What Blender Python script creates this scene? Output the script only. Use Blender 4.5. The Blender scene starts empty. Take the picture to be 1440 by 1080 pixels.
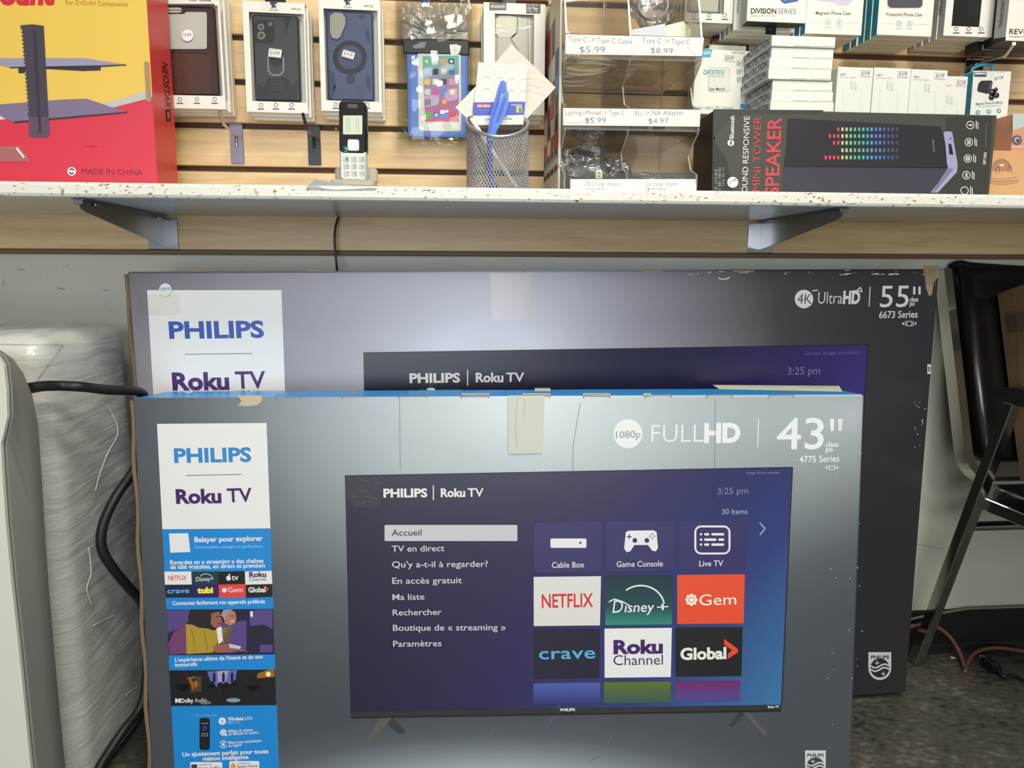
import bpy, bmesh, math, random
from math import sin, cos, pi, radians
from mathutils import Vector, Matrix
random.seed(7)
SC = bpy.context.scene
COL = SC.collection

# ------------------------------------------------------------------ camera
FPX = 998.0
CAM_H = 0.835
CAM_YAW, CAM_PITCH, CAM_ROLL = radians(4.96), radians(8.66), radians(0.18)
def cam_axes():
    cy, sy, cp, sp = cos(CAM_YAW), sin(CAM_YAW), cos(CAM_PITCH), sin(CAM_PITCH)
    f = Vector((sy*cp, cy*cp, -sp)); r = Vector((cy, -sy, 0)); u = r.cross(f)
    cr, sr = cos(CAM_ROLL), sin(CAM_ROLL)
    return r*cr + u*sr, u*cr - r*sr, f
R_, U_, F_ = cam_axes()
CAM_O = Vector((0, 0, CAM_H))
cd = bpy.data.cameras.new('camera'); cam = bpy.data.objects.new('camera', cd); COL.objects.link(cam)
cd.sensor_width = 36; cd.lens = FPX/1440*36; cd.clip_start = 0.02
m4 = Matrix((R_, U_, -F_)).transposed().to_4x4(); m4.translation = CAM_O
cam.matrix_world = m4
SC.camera = cam
SC.view_settings.view_transform = 'Standard'; SC.view_settings.look = 'None'
SC.view_settings.gamma = 1; SC.view_settings.use_curve_mapping = False
SC.view_settings.exposure = 0.0

# ------------------------------------------------------------------ light
wd = bpy.data.worlds.new('world'); SC.world = wd; wd.use_nodes = True
wd.node_tree.nodes['Background'].inputs[0].default_value = (0.80, 0.83, 0.80, 1)
wd.node_tree.nodes['Background'].inputs[1].default_value = 0.26
def area(name, loc, target, sx, sy, power, col):
    l = bpy.data.lights.new(name, 'AREA'); l.shape = 'RECTANGLE'; l.size = sx; l.size_y = sy
    l.energy = power; l.color = col
    o = bpy.data.objects.new(name, l); COL.objects.link(o); o.location = loc
    o.rotation_euler = (Vector(target)-Vector(loc)).to_track_quat('-Z', 'Y').to_euler()
    return o
area('ceiling_tube_light', (0.35, 0.05, 2.55), (0.1, 0.55, 0), 1.3, 0.30, 27.5, (1.0, 0.95, 0.83))
area('ceiling_tube_light', (0.7, -1.5, 2.60), (0.2, -0.6, 0), 1.3, 0.60, 58, (1.0, 0.96, 0.85))
area('shop_window_daylight', (-0.5, -3.0, 1.0), (-0.3, 1.3, 0.75), 2.4, 1.6, 72, (0.88, 0.94, 1.0))

# ------------------------------------------------------------------ maths helpers
def ray(px, py):
    return F_ + R_*((px-720)/FPX) - U_*((py-540)/FPX)
def W(px, py, Y):                      # point of the plane y = Y seen at a photo position
    d = ray(px, py); return CAM_O + d*(Y/d.y)
def Zp(px, py, z=0.0):                 # point of the horizontal plane z
    d = ray(px, py); return CAM_O + d*((z-CAM_H)/d.z)

def lin(c):
    c = c/255.0
    return c/12.92 if c <= 0.04045 else ((c+0.055)/1.055)**2.4
def rgb(c): return (lin(c[0]), lin(c[1]), lin(c[2]), 1)

# ------------------------------------------------------------------ materials
MATS = {}
def M(c, rough=0.5, metal=0.0, spec=0.5, name=None, bump=0.0, bscale=200.0, mottled=0.0, mscale=30.0):
    if isinstance(c, str): return MATS[c]
    key = name or ('m_%d_%d_%d_%.2f_%.2f' % (*c, rough, metal))
    if key in MATS: return MATS[key]
    m = bpy.data.materials.new(key); m.use_nodes = True
    nt = m.node_tree; b = nt.nodes['Principled BSDF']
    b.inputs['Base Color'].default_value = rgb(c); b.inputs['Roughness'].default_value = rough
    b.inputs['Metallic'].default_value = metal; b.inputs['Specular IOR Level'].default_value = spec
    if bump or mottled:
        tc = nt.nodes.new('ShaderNodeTexCoord')
    if bump:
        n = nt.nodes.new('ShaderNodeTexNoise'); n.inputs['Scale'].default_value = bscale
        bp = nt.nodes.new('ShaderNodeBump'); bp.inputs['Strength'].default_value = bump; bp.inputs['Distance'].default_value = 0.002
        nt.links.new(tc.outputs['Object'], n.inputs['Vector']); nt.links.new(n.outputs['Fac'], bp.inputs['Height'])
        nt.links.new(bp.outputs[0], b.inputs['Normal'])
    if mottled:
        n2 = nt.nodes.new('ShaderNodeTexNoise'); n2.inputs['Scale'].default_value = mscale; n2.inputs['Detail'].default_value = 4
        mx = nt.nodes.new('ShaderNodeMix'); mx.data_type = 'RGBA'
        k = 1-mottled
        mx.inputs['A'].default_value = tuple(x*k for x in rgb(c)[:3])+(1,); mx.inputs['B'].default_value = tuple(min(1, x*(1+mottled*0.6)) for x in rgb(c)[:3])+(1,)
        nt.links.new(tc.outputs['Object'], n2.inputs['Vector']); nt.links.new(n2.outputs['Fac'], mx.inputs['Factor'])
        nt.links.new(mx.outputs['Result'], b.inputs['Base Color'])
    MATS[key] = m
    return m
def nodes_mat(name):
    m = bpy.data.materials.new(name); m.use_nodes = True; MATS[name] = m
    return m, m.node_tree, m.node_tree.nodes['Principled BSDF']
def ramp(nt, stops, fac=None, interp='LINEAR'):
    r = nt.nodes.new('ShaderNodeValToRGB'); cr = r.color_ramp; cr.interpolation = interp
    while len(cr.elements) < len(stops): cr.elements.new(0.5)
    for e, (p, c) in zip(cr.elements, stops): e.position = p; e.color = rgb(c)
    if fac is not None: nt.links.new(fac, r.inputs[0])
    return r
def math_n(nt, op, a, b=None, clamp=False):
    n = nt.nodes.new('ShaderNodeMath'); n.operation = op; n.use_clamp = clamp
    for i, x in enumerate((a, b)):
        if x is None: continue
        if isinstance(x, (int, float)): n.inputs[i].default_value = x
        else: nt.links.new(x, n.inputs[i])
    return n.outputs[0]
def grad_mat(name, top, bottom, axis='Z', rough=0.4):   # printed vertical colour blend
    m, nt, b = nodes_mat(name)
    tc = nt.nodes.new('ShaderNodeTexCoord'); s = nt.nodes.new('ShaderNodeSeparateXYZ')
    nt.links.new(tc.outputs['Generated'], s.inputs[0])
    r = ramp(nt, [(0, bottom), (1, top)] if not isinstance(top, list) else top, s.outputs[axis])
    nt.links.new(r.outputs[0], b.inputs['Base Color']); b.inputs['Roughness'].default_value = rough
    return m
def clear_mat(name, tint=(245, 245, 240), gloss=0.12, rough=0.05, bump=0.0, bscale=40, milk=0.0):
    m, nt, b = nodes_mat(name)
    tr = nt.nodes.new('ShaderNodeBsdfTransparent'); tr.inputs[0].default_value = rgb(tint)
    gl = nt.nodes.new('ShaderNodeBsdfGlossy'); gl.inputs['Roughness'].default_value = rough
    fr = nt.nodes.new('ShaderNodeLayerWeight'); fr.inputs[0].default_value = 0.25
    f = math_n(nt, 'ADD', math_n(nt, 'MULTIPLY', fr.outputs['Fresnel'], 0.6), gloss, True)
    mx = nt.nodes.new('ShaderNodeMixShader'); nt.links.new(f, mx.inputs[0])
    nt.links.new(tr.outputs[0], mx.inputs[1]); nt.links.new(gl.outputs[0], mx.inputs[2])
    if bump:
        tc = nt.nodes.new('ShaderNodeTexCoord'); n = nt.nodes.new('ShaderNodeTexNoise'); n.inputs['Scale'].default_value = bscale
        n.inputs['Detail'].default_value = 3; n.inputs['Distortion'].default_value = 1.5
        bp = nt.nodes.new('ShaderNodeBump'); bp.inputs['Strength'].default_value = bump; bp.inputs['Distance'].default_value = 0.01
        nt.links.new(tc.outputs['Object'], n.inputs['Vector']); nt.links.new(n.outputs['Fac'], bp.inputs['Height'])
        nt.links.new(bp.outputs[0], gl.inputs['Normal'])
    out = mx
    if milk:
        df = nt.nodes.new('ShaderNodeBsdfDiffuse'); df.inputs[0].default_value = (0.8, 0.8, 0.8, 1)
        m2 = nt.nodes.new('ShaderNodeMixShader'); m2.inputs[0].default_value = milk
        nt.links.new(mx.outputs[0], m2.inputs[1]); nt.links.new(df.outputs[0], m2.inputs[2]); out = m2
    nt.links.new(out.outputs[0], nt.nodes['Material Output'].inputs['Surface'])
    return m
clear_mat('clear_film', gloss=0.03, rough=0.05, bump=0.07, bscale=16)
clear_mat('acrylic', tint=(250, 248, 244), gloss=0.04, rough=0.03, milk=0.03)
clear_mat('clear_tape', tint=(251, 250, 246), gloss=0.02, rough=0.15, milk=0.02)
clear_mat('acrylic_edge', tint=(215, 205, 180), gloss=0.25, rough=0.2, milk=0.3)
clear_mat('crinkled_film', tint=(235, 235, 235), gloss=0.30, rough=0.14, bump=0.9, bscale=60, milk=0.16)
clear_mat('bag_film', tint=(244, 244, 244), gloss=0.14, rough=0.10, bump=0.6, bscale=45, milk=0.05)
clear_mat('tape_film', tint=(236, 232, 214), gloss=0.10, rough=0.15, milk=0.14)

# ------------------------------------------------------------------ scene graph helpers
def thing(name, label, cat, loc, group=None):
    o = bpy.data.objects.new(name, None); COL.objects.link(o); o.empty_display_size = 0.05
    o.location = loc; o['label'] = label; o['category'] = cat
    if group: o['group'] = group
    return o
def tag(o, label, cat, group=None):
    o['label'] = label; o['category'] = cat
    if group: o['group'] = group
    return o

# ------------------------------------------------------------------ text
TXT = {}
def glyphs(s, weight=0.0, slant=0.0, space=1.0):
    k = (s, weight, slant, space)
    if k in TXT: return TXT[k]
    cu = bpy.data.curves.new('t', 'FONT'); cu.body = s; cu.size = 1; cu.offset = weight; cu.shear = slant
    cu.space_character = space; cu.resolution_u = 3
    o = bpy.data.objects.new('t', cu); COL.objects.link(o)
    dg = bpy.context.evaluated_depsgraph_get(); me = bpy.data.meshes.new_from_object(o.evaluated_get(dg))
    vs = [(v.co.x, v.co.y) for v in me.vertices]; fs = [tuple(p.vertices) for p in me.polygons]
    # make all faces wind the same way
    out = []
    for f in fs:
        a = sum(vs[f[i]][0]*vs[f[(i+1) % len(f)]][1]-vs[f[(i+1) % len(f)]][0]*vs[f[i]][1] for i in range(len(f)))
        out.append(f if a > 0 else f[::-1])
    bpy.data.objects.remove(o); bpy.data.curves.remove(cu); bpy.data.meshes.remove(me)
    if vs:
        x0 = min(v[0] for v in vs); x1 = max(v[0] for v in vs)
        vs = [(v[0]-x0, v[1]) for v in vs]; w = x1-x0
    else: w = 1
    TXT[k] = (vs, out, w); return TXT[k]
CAP = max(v[1] for v in glyphs('H')[0])

# ------------------------------------------------------------------ mesh builder
class MB:
    def __init__(s): s.v = []; s.f = []; s.mi = []; s.ms = []; s.sm = []
    def slot(s, m):
        if isinstance(m, str): m = MATS[m]
        elif isinstance(m, tuple): m = M(m)
        if m not in s.ms: s.ms.append(m)
        return s.ms.index(m)
    def add(s, vs, fs, m, smooth=False):
        n = len(s.v); k = s.slot(m)
        s.v += [Vector(x) for x in vs]
        for f in fs: s.f.append(tuple(i+n for i in f)); s.mi.append(k); s.sm.append(smooth)
    def poly(s, pts, m): s.add(pts, [tuple(range(len(pts)))], m)
    def cbox(s, fr, a0, a1, b0, b1, c0, c1, m, bev=0.001, mats=None):
        """chamfered box in frame fr: a right, b up, c towards the viewer"""
        bv = min(bev, (a1-a0)*.45, (b1-b0)*.45, (c1-c0)*.45)
        L = [(a0, a1), (b0, b1), (c0, c1)]; vs = []; idx = {}
        for i in (0, 1):
            for j in (0, 1):
                for k in (0, 1):
                    for ax in range(3):
                        p = [L[0][i], L[1][j], L[2][k]]
                        for q in range(3):
                            if q != ax: p[q] += bv*(1 if (i, j, k)[q] == 0 else -1)
                        idx[(i, j, k, ax)] = len(vs); vs.append(fr.p(*p))
        fs = []; tags = []
        def face(keys, t):
            ids = [idx[q] for q in keys]
            c = sum((Vector(vs[i]) for i in ids), Vector())/len(ids)
            ctr = fr.p((a0+a1)/2, (b0+b1)/2, (c0+c1)/2)
            n = (vs[ids[1]]-vs[ids[0]]).cross(vs[ids[2]]-vs[ids[0]])
            if n.dot(c-ctr) < 0: ids = ids[::-1]
            fs.append(tuple(ids)); tags.append(t)
        for ax in range(3):
            o = [q for q in range(3) if q != ax]
            for sd in (0, 1):
                ks = []
                for (x, y) in ((0, 0), (1, 0), (1, 1), (0, 1)):
                    t = [0, 0, 0]; t[ax] = sd; t[o[0]] = x; t[o[1]] = y; ks.append((*t, ax))
                face(ks, 'abc'[ax]+str(sd))
        for ax in range(3):
            o = [q for q in range(3) if q != ax]
            for (x, y) in ((0, 0), (1, 0), (1, 1), (0, 1)):
                t0 = [0, 0, 0]; t0[o[0]] = x; t0[o[1]] = y; t1 = list(t0); t1[ax] = 1
                face([(*t0, o[0]), (*t1, o[0]), (*t1, o[1]), (*t0, o[1])], 'e')
        for i in (0, 1):
            for j in (0, 1):
                for k in (0, 1): face([(i, j, k, 0), (i, j, k, 1), (i, j, k, 2)], 'e')
        n = len(s.v); s.v += [Vector(x) for x in vs]
        for f, t in zip(fs, tags):
            mm = (mats or {}).get(t, m)
            s.f.append(tuple(i+n for i in f)); s.mi.append(s.slot(mm)); s.sm.append(False)
    def tube(s, pts, r, m, seg=10, caps=True, r1=None):
        pts = [Vector(p) for p in pts]; n = len(pts); vs = []; fs = []
        t0 = (pts[1]-pts[0]).normalized(); up = Vector((0, 0, 1)) if abs(t0.z) < .9 else Vector((1, 0, 0))
        nn = t0.cross(up).normalized()
        for i, p in enumerate(pts):
            t = (pts[min(i+1, n-1)]-pts[max(i-1, 0)]).normalized()
            nn = (nn-t*nn.dot(t)).normalized(); bb = t.cross(nn)
            rr = r if r1 is None else r+(r1-r)*i/(n-1)
            for k in range(seg):
                a = 2*pi*k/seg; vs.append(p+nn*cos(a)*rr+bb*sin(a)*rr)
        for i in range(n-1):
            for k in range(seg):
                k2 = (k+1) % seg; fs.append((i*seg+k, i*seg+k2, (i+1)*seg+k2, (i+1)*seg+k))
        s.add(vs, fs, m, True)
        if caps:
            s.add(vs[:seg], [tuple(range(seg))[::-1]], m); s.add(vs[-seg:], [tuple(range(seg))], m)
    def bar(s, p0, p1, w, d, m, side):
        """flat rectangular bar; side = direction of its width"""
        p0, p1, side = Vector(p0), Vector(p1), Vector(side)
        t = (p1-p0); L = t.length; t.normalize(); side = (side-t*side.dot(t)).normalized(); n = t.cross(side)
        s.cbox(Fr(p0, t, side, n), 0, L, -w/2, w/2, -d/2, d/2, m, 0.0015)
    def prism(s, fr, pts, c0, c1, m, mside=None, smooth=False):
        """polygon pts (a,b) ccw extruded from c0 to c1"""
        n = len(pts)
        ar = sum(pts[i][0]*pts[(i+1) % n][1]-pts[(i+1) % n][0]*pts[i][1] for i in range(n))
        if ar < 0: pts = pts[::-1]
        A = [fr.p(a, b, c1) for a, b in pts]; B = [fr.p(a, b, c0) for a, b in pts]
        s.add(A, [tuple(range(n))], m); s.add(B, [tuple(range(n))[::-1]], m)
        s.add(A+B, [(i, i+n, (i+1) % n+n, (i+1) % n) for i in range(n)], mside or m, smooth)
    def build(s, name, parent=None, label=None, smooth_angle=None, loc=None, kind=None):
        me = bpy.data.meshes.new(name)
        off = Vector(parent['_w']) if parent is not None and '_w' in parent else (world_loc(parent) if parent is not None else Vector(loc or (0, 0, 0)))
        me.from_pydata([tuple(v-off) for v in s.v], [], s.f)
        for m in s.ms: me.materials.append(m)
        me.polygons.foreach_set('material_index', s.mi); me.polygons.foreach_set('use_smooth', s.sm)
        me.update()
        o = bpy.data.objects.new(name, me); COL.objects.link(o)
        if parent is not None: o.parent = parent
        else: o.location = off
        if label: o['label'] = label
        if kind: o['kind'] = kind
        return o
def world_loc(o):
    v = Vector(o.location)
    while o.parent: o = o.parent; v = v+Vector(o.location)
    return v

class Fr:
    """frame: origin, right, up, towards viewer; also the plane its print lies on"""
    def __init__(s, O, u, v, n): s.O = Vector(O); s.u = Vector(u); s.v = Vector(v); s.n = Vector(n)
    def p(s, a, b, c=0.0): return s.O+s.u*a+s.v*b+s.n*c
    def at(s, a, b, c): return Fr(s.p(a, b, c), s.u, s.v, s.n)
    def px(s, x, y):
        d = ray(x, y); t = (s.O-CAM_O).dot(s.n)/d.dot(s.n); q = CAM_O+d*t-s.O
        return q.dot(s.u), q.dot(s.v)
LAY = 0.00025
def tilted(O, yaw=0.0, lean=0.0, roll=0.0):
    yaw, lean, roll = radians(yaw), radians(lean), radians(roll)
    u = Vector((cos(yaw), sin(yaw), 0)); h = Vector((-sin(yaw), cos(yaw), 0))
    v = Vector((0, 0, 1))*cos(lean)+h*sin(lean)
    return Fr(O, u*cos(roll)+v*sin(roll), v*cos(roll)-u*sin(roll), (u*cos(roll)+v*sin(roll)).cross(v*cos(roll)-u*sin(roll)))
class Print:
    """things printed on a plane, given in photo positions of that plane"""
    def __init__(s, mb, fr, base=1, amax=1e9): s.mb = mb; s.fr = fr; s.base = base; s.amax = amax
    def P(s, x, y, l): a, b = s.fr.px(x, y); return s.fr.p(a, b, (s.base+l)*LAY)
    def poly(s, pts, m, l=0):
        q = [s.fr.px(*p) for p in pts]; q = [(min(a, s.amax), b) for a, b in q]
        ar = sum(q[i][0]*q[(i+1) % len(q)][1]-q[(i+1) % len(q)][0]*q[i][1] for i in range(len(q)))
        if ar < 0: q = q[::-1]
        s.mb.poly([s.fr.p(a, b, (s.base+l)*LAY) for a, b in q], m)
    def rect(s, x0, y0, x1, y1, m, l=0): s.poly([(x0, y0), (x1, y0), (x1, y1), (x0, y1)], m, l)
    def rrect(s, x0, y0, x1, y1, r, m, l=0, k=5): s.poly(rr_pts(x0, y0, x1, y1, r, k), m, l)
    def disc(s, x, y, r, m, l=0, ry=None, n=28, a0=0, a1=2*pi):
        ry = ry or r; full = abs(a1-a0) > 6.28
        s.poly([(x+r*cos(a0+(a1-a0)*i/(n if full else n-1)), y-ry*sin(a0+(a1-a0)*i/(n if full else n-1))) for i in range(n)], m, l)
    def ring(s, x, y, r, w, m, l=0, ry=None, n=32, a0=0, a1=2*pi):
        ry = ry or r
        s.line([(x+r*cos(a0+(a1-a0)*i/n), y-ry*sin(a0+(a1-a0)*i/n)) for i in range(n+1)], w, m, l)
    def line(s, pts, w, m, l=0):
        for i in range(len(pts)-1):
            (x0, y0), (x1, y1) = pts[i], pts[i+1]; L = math.hypot(x1-x0, y1-y0) or 1
            nx, ny = -(y1-y0)/L*w/2, (x1-x0)/L*w/2
            s.poly([(x0+nx, y0+ny), (x1+nx, y1+ny), (x1-nx, y1-ny), (x0-nx, y0-ny)], m, l)
    def text(s, t, p0, p1, m, h=None, l=1, w=0.0, slant=0.0, space=1.0):
        vs, fs, tw = glyphs(t, w, slant, space)
        a0 = Vector(s.fr.px(*p0)); a1 = Vector(s.fr.px(*p1)); d = a1-a0; L = d.length; d = d/L
        pe = Vector((-d.y, d.x)); sx = L/tw; sy = sx
        if h:
            sc = L/math.hypot(p1[0]-p0[0], p1[1]-p0[1]); sy = h*sc/CAP
        pts = [s.fr.p(*(a0+d*(x*sx)+pe*(y*sy)), (s.base+l)*LAY) for x, y in vs]
        s.mb.add(pts, fs, m)
def rr_pts(x0, y0, x1, y1, r, k=5):
    out = []
    for cx, cy, a in ((x1-r, y0+r, -90), (x1-r, y1-r, 0), (x0+r, y1-r, 90), (x0+r, y0+r, 180)):
        for i in range(k+1):
            t = radians(a+90*i/k); out.append((cx+r*cos(t), cy+r*sin(t)))
    return out

# colours used for print
WHITE = M((232, 232, 228), 0.45, name='white_print'); OFFW = M((214, 214, 206), 0.5, name='offwhite_print')
BLACK = M((18, 18, 20), 0.45, name='black_print'); INK = M((60, 60, 70), 0.6, name='grey_ink')
KRAFT = M((165, 138, 100), 0.85, name='kraft_card', mottled=0.12, mscale=60)
TORN = M((196, 180, 150), 0.9, name='torn_card', bump=0.6, bscale=300)
WCARD = M((228, 226, 216), 0.5, name='white_card'); PINKINK = M((190, 110, 130), 0.6, name='pink_ink')
BLUEINK = M((70, 80, 150), 0.6, name='pen_ink'); TEAL = M((20, 140, 165), 0.4, name='teal_print')
CHROME = M((205, 205, 208), 0.12, 1.0, name='chrome'); BLACKPL = M((16, 16, 17), 0.35, name='black_plastic')
STEEL = M((150, 150, 152), 0.3, 1.0, name='steel')
# ------------------------------------------------------------------ the setting
D_SLAT = 1.389; D_WALL = 1.407; X0, X1 = -2.6, 3.2
Z_PANEL = CAM_H+0.0465; Z_SLOT = CAM_H+0.4216
WF = Fr((0, 0, 0), (1, 0, 0), (0, 0, 1), (0, -1, 0))      # a = x, b = z, c = -y
m, nt, b = nodes_mat('painted_wall')
tc = nt.nodes.new('ShaderNodeTexCoord'); n = nt.nodes.new('ShaderNodeTexNoise'); n.inputs['Scale'].default_value = 3; n.inputs['Detail'].default_value = 6
nt.links.new(tc.outputs['Object'], n.inputs['Vector'])
r = ramp(nt, [(0.25, (190, 188, 172)), (0.75, (202, 200, 185))], n.outputs['Fac']); nt.links.new(r.outputs[0], b.inputs['Base Color'])
b.inputs['Roughness'].default_value = 0.55
n2 = nt.nodes.new('ShaderNodeTexNoise'); n2.inputs['Scale'].default_value = 250
bp = nt.nodes.new('ShaderNodeBump'); bp.inputs['Strength'].default_value = 0.08; bp.inputs['Distance'].default_value = 0.002
nt.links.new(tc.outputs['Object'], n2.inputs['Vector']); nt.links.new(n2.outputs['Fac'], bp.inputs['Height']); nt.links.new(bp.outputs[0], b.inputs['Normal'])
mb = MB(); mb.cbox(WF, X0, X1, -0.05, 2.7, -D_WALL-0.1, -D_WALL, 'painted_wall', 0.001)
pr = Print(mb, Fr((0, D_WALL, 0), (1, 0, 0), (0, 0, 1), (0, -1, 0)))
SCUFF = M((120, 120, 112), 0.7, name='scuff')
for (x, y, w_, h_, s_) in ((30, 379, 14, 1.5, 1), (86, 406, 16, 2, 3), (149, 408, 15, 1.5, 2), (155, 437, 2, 2, 0), (5, 398, 1.2, 16, 0), (57, 392, 1.5, 1.5, 0)):
    pr.poly([(x-w_/2, y-s_/2), (x, y-h_/2), (x+w_/2, y+s_/2), (x, y+h_/2)], SCUFF)
pr.line([(1288, 765), (1306, 768), (1325, 772)], 0.6, SCUFF); pr.line([(88, 378), (98, 371)], 0.8, M((170, 140, 135), 0.7))
mb.build('wall_back', kind='structure')

def wood(name, c1, c2, c3, rough=0.42):
    m, nt, b = nodes_mat(name)
    tc = nt.nodes.new('ShaderNodeTexCoord'); mp = nt.nodes.new('ShaderNodeMapping'); mp.inputs['Scale'].default_value = (1.1, 6, 16)
    n = nt.nodes.new('ShaderNodeTexNoise'); n.inputs['Scale'].default_value = 3.2; n.inputs['Detail'].default_value = 5; n.inputs['Distortion'].default_value = 1.0
    wv = nt.nodes.new('ShaderNodeTexNoise'); wv.inputs['Scale'].default_value = 22; wv.inputs['Detail'].default_value = 3
    nt.links.new(tc.outputs['Object'], mp.inputs[0]); nt.links.new(mp.outputs[0], n.inputs['Vector']); nt.links.new(mp.outputs[0], wv.inputs['Vector'])
    f = math_n(nt, 'ADD', math_n(nt, 'MULTIPLY', n.outputs['Fac'], 0.75), math_n(nt, 'MULTIPLY', wv.outputs['Fac'], 0.25))
    r = ramp(nt, [(0.3, c1), (0.5, c2), (0.62, c3)], f); nt.links.new(r.outputs[0], b.inputs['Base Color'])
    b.inputs['Roughness'].default_value = rough
    return m
wood('maple_laminate', (198, 165, 116), (215, 184, 136), (224, 195, 149))
wood('maple_strip', (176, 154, 128), (194, 172, 145), (204, 184, 158))
SLOTB = M((88, 66, 46), 0.8, name='slot_board')
mb = MB()
zt = Z_PANEL; k = 4
edges = []
zc = Z_SLOT+0.0762*9
zs = [Z_SLOT-0.0762*i for i in range(-9, 4)]         # slot centres
hs = 0.0052
tops = [zs[0]+0.0762-hs]+[z-hs for z in zs]; bots = [z+hs for z in zs]+[Z_PANEL]
for i, (t, bo) in enumerate(zip(tops, bots)):
    low = i == len(tops)-1
    mb.cbox(WF, X0, X1, bo, t, -D_SLAT-0.010, -D_SLAT, 'maple_laminate', 0.0012)
mb.cbox(WF, X0, X1, Z_PANEL, tops[0], -D_WALL+0.0005, -D_SLAT-0.0101, SLOTB, 0.0005)
mb.cbox(WF, X0, X1, Z_PANEL-0.009, Z_PANEL-0.0002, -D_WALL+0.0005, -D_SLAT-0.004, M((105, 82, 60), 0.6, name='panel_shadow_gap'), 0.001)  # dark brown strip stands in for the shadow gap under the panel
mb.build('trim_1', kind='structure', label='maple laminate slatwall panel above and behind the shelf')

m, nt, b = nodes_mat('vinyl_floor')
tc = nt.nodes.new('ShaderNodeTexCoord')
n = nt.nodes.new('ShaderNodeTexNoise'); n.inputs['Scale'].default_value = 9; n.inputs['Detail'].default_value = 8
mp = nt.nodes.new('ShaderNodeMapping'); mp.inputs['Scale'].default_value = (1, 1.6, 1); mp.inputs['Rotation'].default_value = (0, 0, 0.5)
n2 = nt.nodes.new('ShaderNodeTexNoise'); n2.inputs['Scale'].default_value = 55; n2.inputs['Detail'].default_value = 3
nt.links.new(tc.outputs['Object'], n.inputs['Vector']); nt.links.new(tc.outputs['Object'], mp.inputs[0]); nt.links.new(mp.outputs[0], n2.inputs['Vector'])
f = math_n(nt, 'ADD', math_n(nt, 'MULTIPLY', n.outputs['Fac'], 0.45), math_n(nt, 'MULTIPLY', n2.outputs['Fac'], 0.55))
r = ramp(nt, [(0.36, (40, 39, 35)), (0.46, (70, 69, 62)), (0.56, (82, 80, 72)), (0.68, (122, 116, 100))], f)
nt.links.new(r.outputs[0], b.inputs['Base Color']); b.inputs['Roughness'].default_value = 0.5
mb = MB(); mb.cbox(WF, X0, X1, -0.05, 0, -D_WALL-0.05, 4.2, 'vinyl_floor', 0.001); mb.build('floor', kind='structure')
mb = MB()
prof = [(-D_WALL, 0.0005), (-D_WALL+0.014, 0.0005), (-D_WALL+0.009, 0.006), (-D_WALL+0.006, 0.02), (-D_WALL+0.004, 0.098), (-D_WALL, 0.1)]
fr = Fr((X0, 0, 0), (0, -1, 0), (0, 0, 1), (-1, 0, 0))
mb.prism(fr, prof, -(X1-X0), 0, M((24, 24, 24), 0.4, name='black_cove')); mb.build('baseboard_back', kind='structure')

# ------------------------------------------------------------------ shelf and brackets
YS = 1.087
ZS_T = (W(240, 257, YS).z+W(720, 266, YS).z+W(1200, 270, YS).z)/3
ZS_B = ZS_T-0.0215
m, nt, b = nodes_mat('chipped_melamine')
tc = nt.nodes.new('ShaderNodeTexCoord'); n = nt.nodes.new('ShaderNodeTexNoise'); n.inputs['Scale'].default_value = 300; n.inputs['Detail'].default_value = 4
n3 = nt.nodes.new('ShaderNodeTexNoise'); n3.inputs['Scale'].default_value = 6
mp = nt.nodes.new('ShaderNodeMapping'); mp.inputs['Scale'].default_value = (0.5, 1, 1)
nt.links.new(tc.outputs['Object'], mp.inputs[0]); nt.links.new(mp.outputs[0], n.inputs['Vector']); nt.links.new(tc.outputs['Object'], n3.inputs['Vector'])
f = math_n(nt, 'ADD', n.outputs['Fac'], math_n(nt, 'MULTIPLY', n3.outputs['Fac'], 0.28))
r = ramp(nt, [(0.0, (226, 224, 212)), (0.775, (226, 224, 212)), (0.795, (176, 156, 128)), (0.85, (126, 90, 60))], f)
nt.links.new(r.outputs[0], b.inputs['Base Color']); b.inputs['Roughness'].default_value = 0.4
MELA = M((218, 220, 216), 0.22, name='white_melamine')
t = thing('wall_shelf', 'long white melamine shelf with chipped front edge, on two steel brackets', 'shelf', (0.3, YS+0.15, ZS_B))
mb = MB(); mb.cbox(WF, X0+0.2, X1-0.2, ZS_B, ZS_T, -D_SLAT+0.0006, -YS-0.0006, MELA, 0.001); mb.build('board', t)
mb = MB()
pf = [(0, 0)]
h = ZS_T-ZS_B
pf = [(0.0, 0.0004), (0.0035, 0.0012), (0.0055, 0.005), (0.0055, h-0.005), (0.0035, h-0.0012), (0, h-0.0004)]
mb.prism(Fr((X0+0.2, YS, ZS_B), (0, -1, 0), (0, 0, 1), (-1, 0, 0)), pf, -(X1-X0-0.4), 0, 'chipped_melamine', smooth=False)
mb.build('edge_band', t, 'chipped white edge band')
BRK = M((120, 122, 126), 0.28, 0.85, name='bracket_steel')
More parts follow.
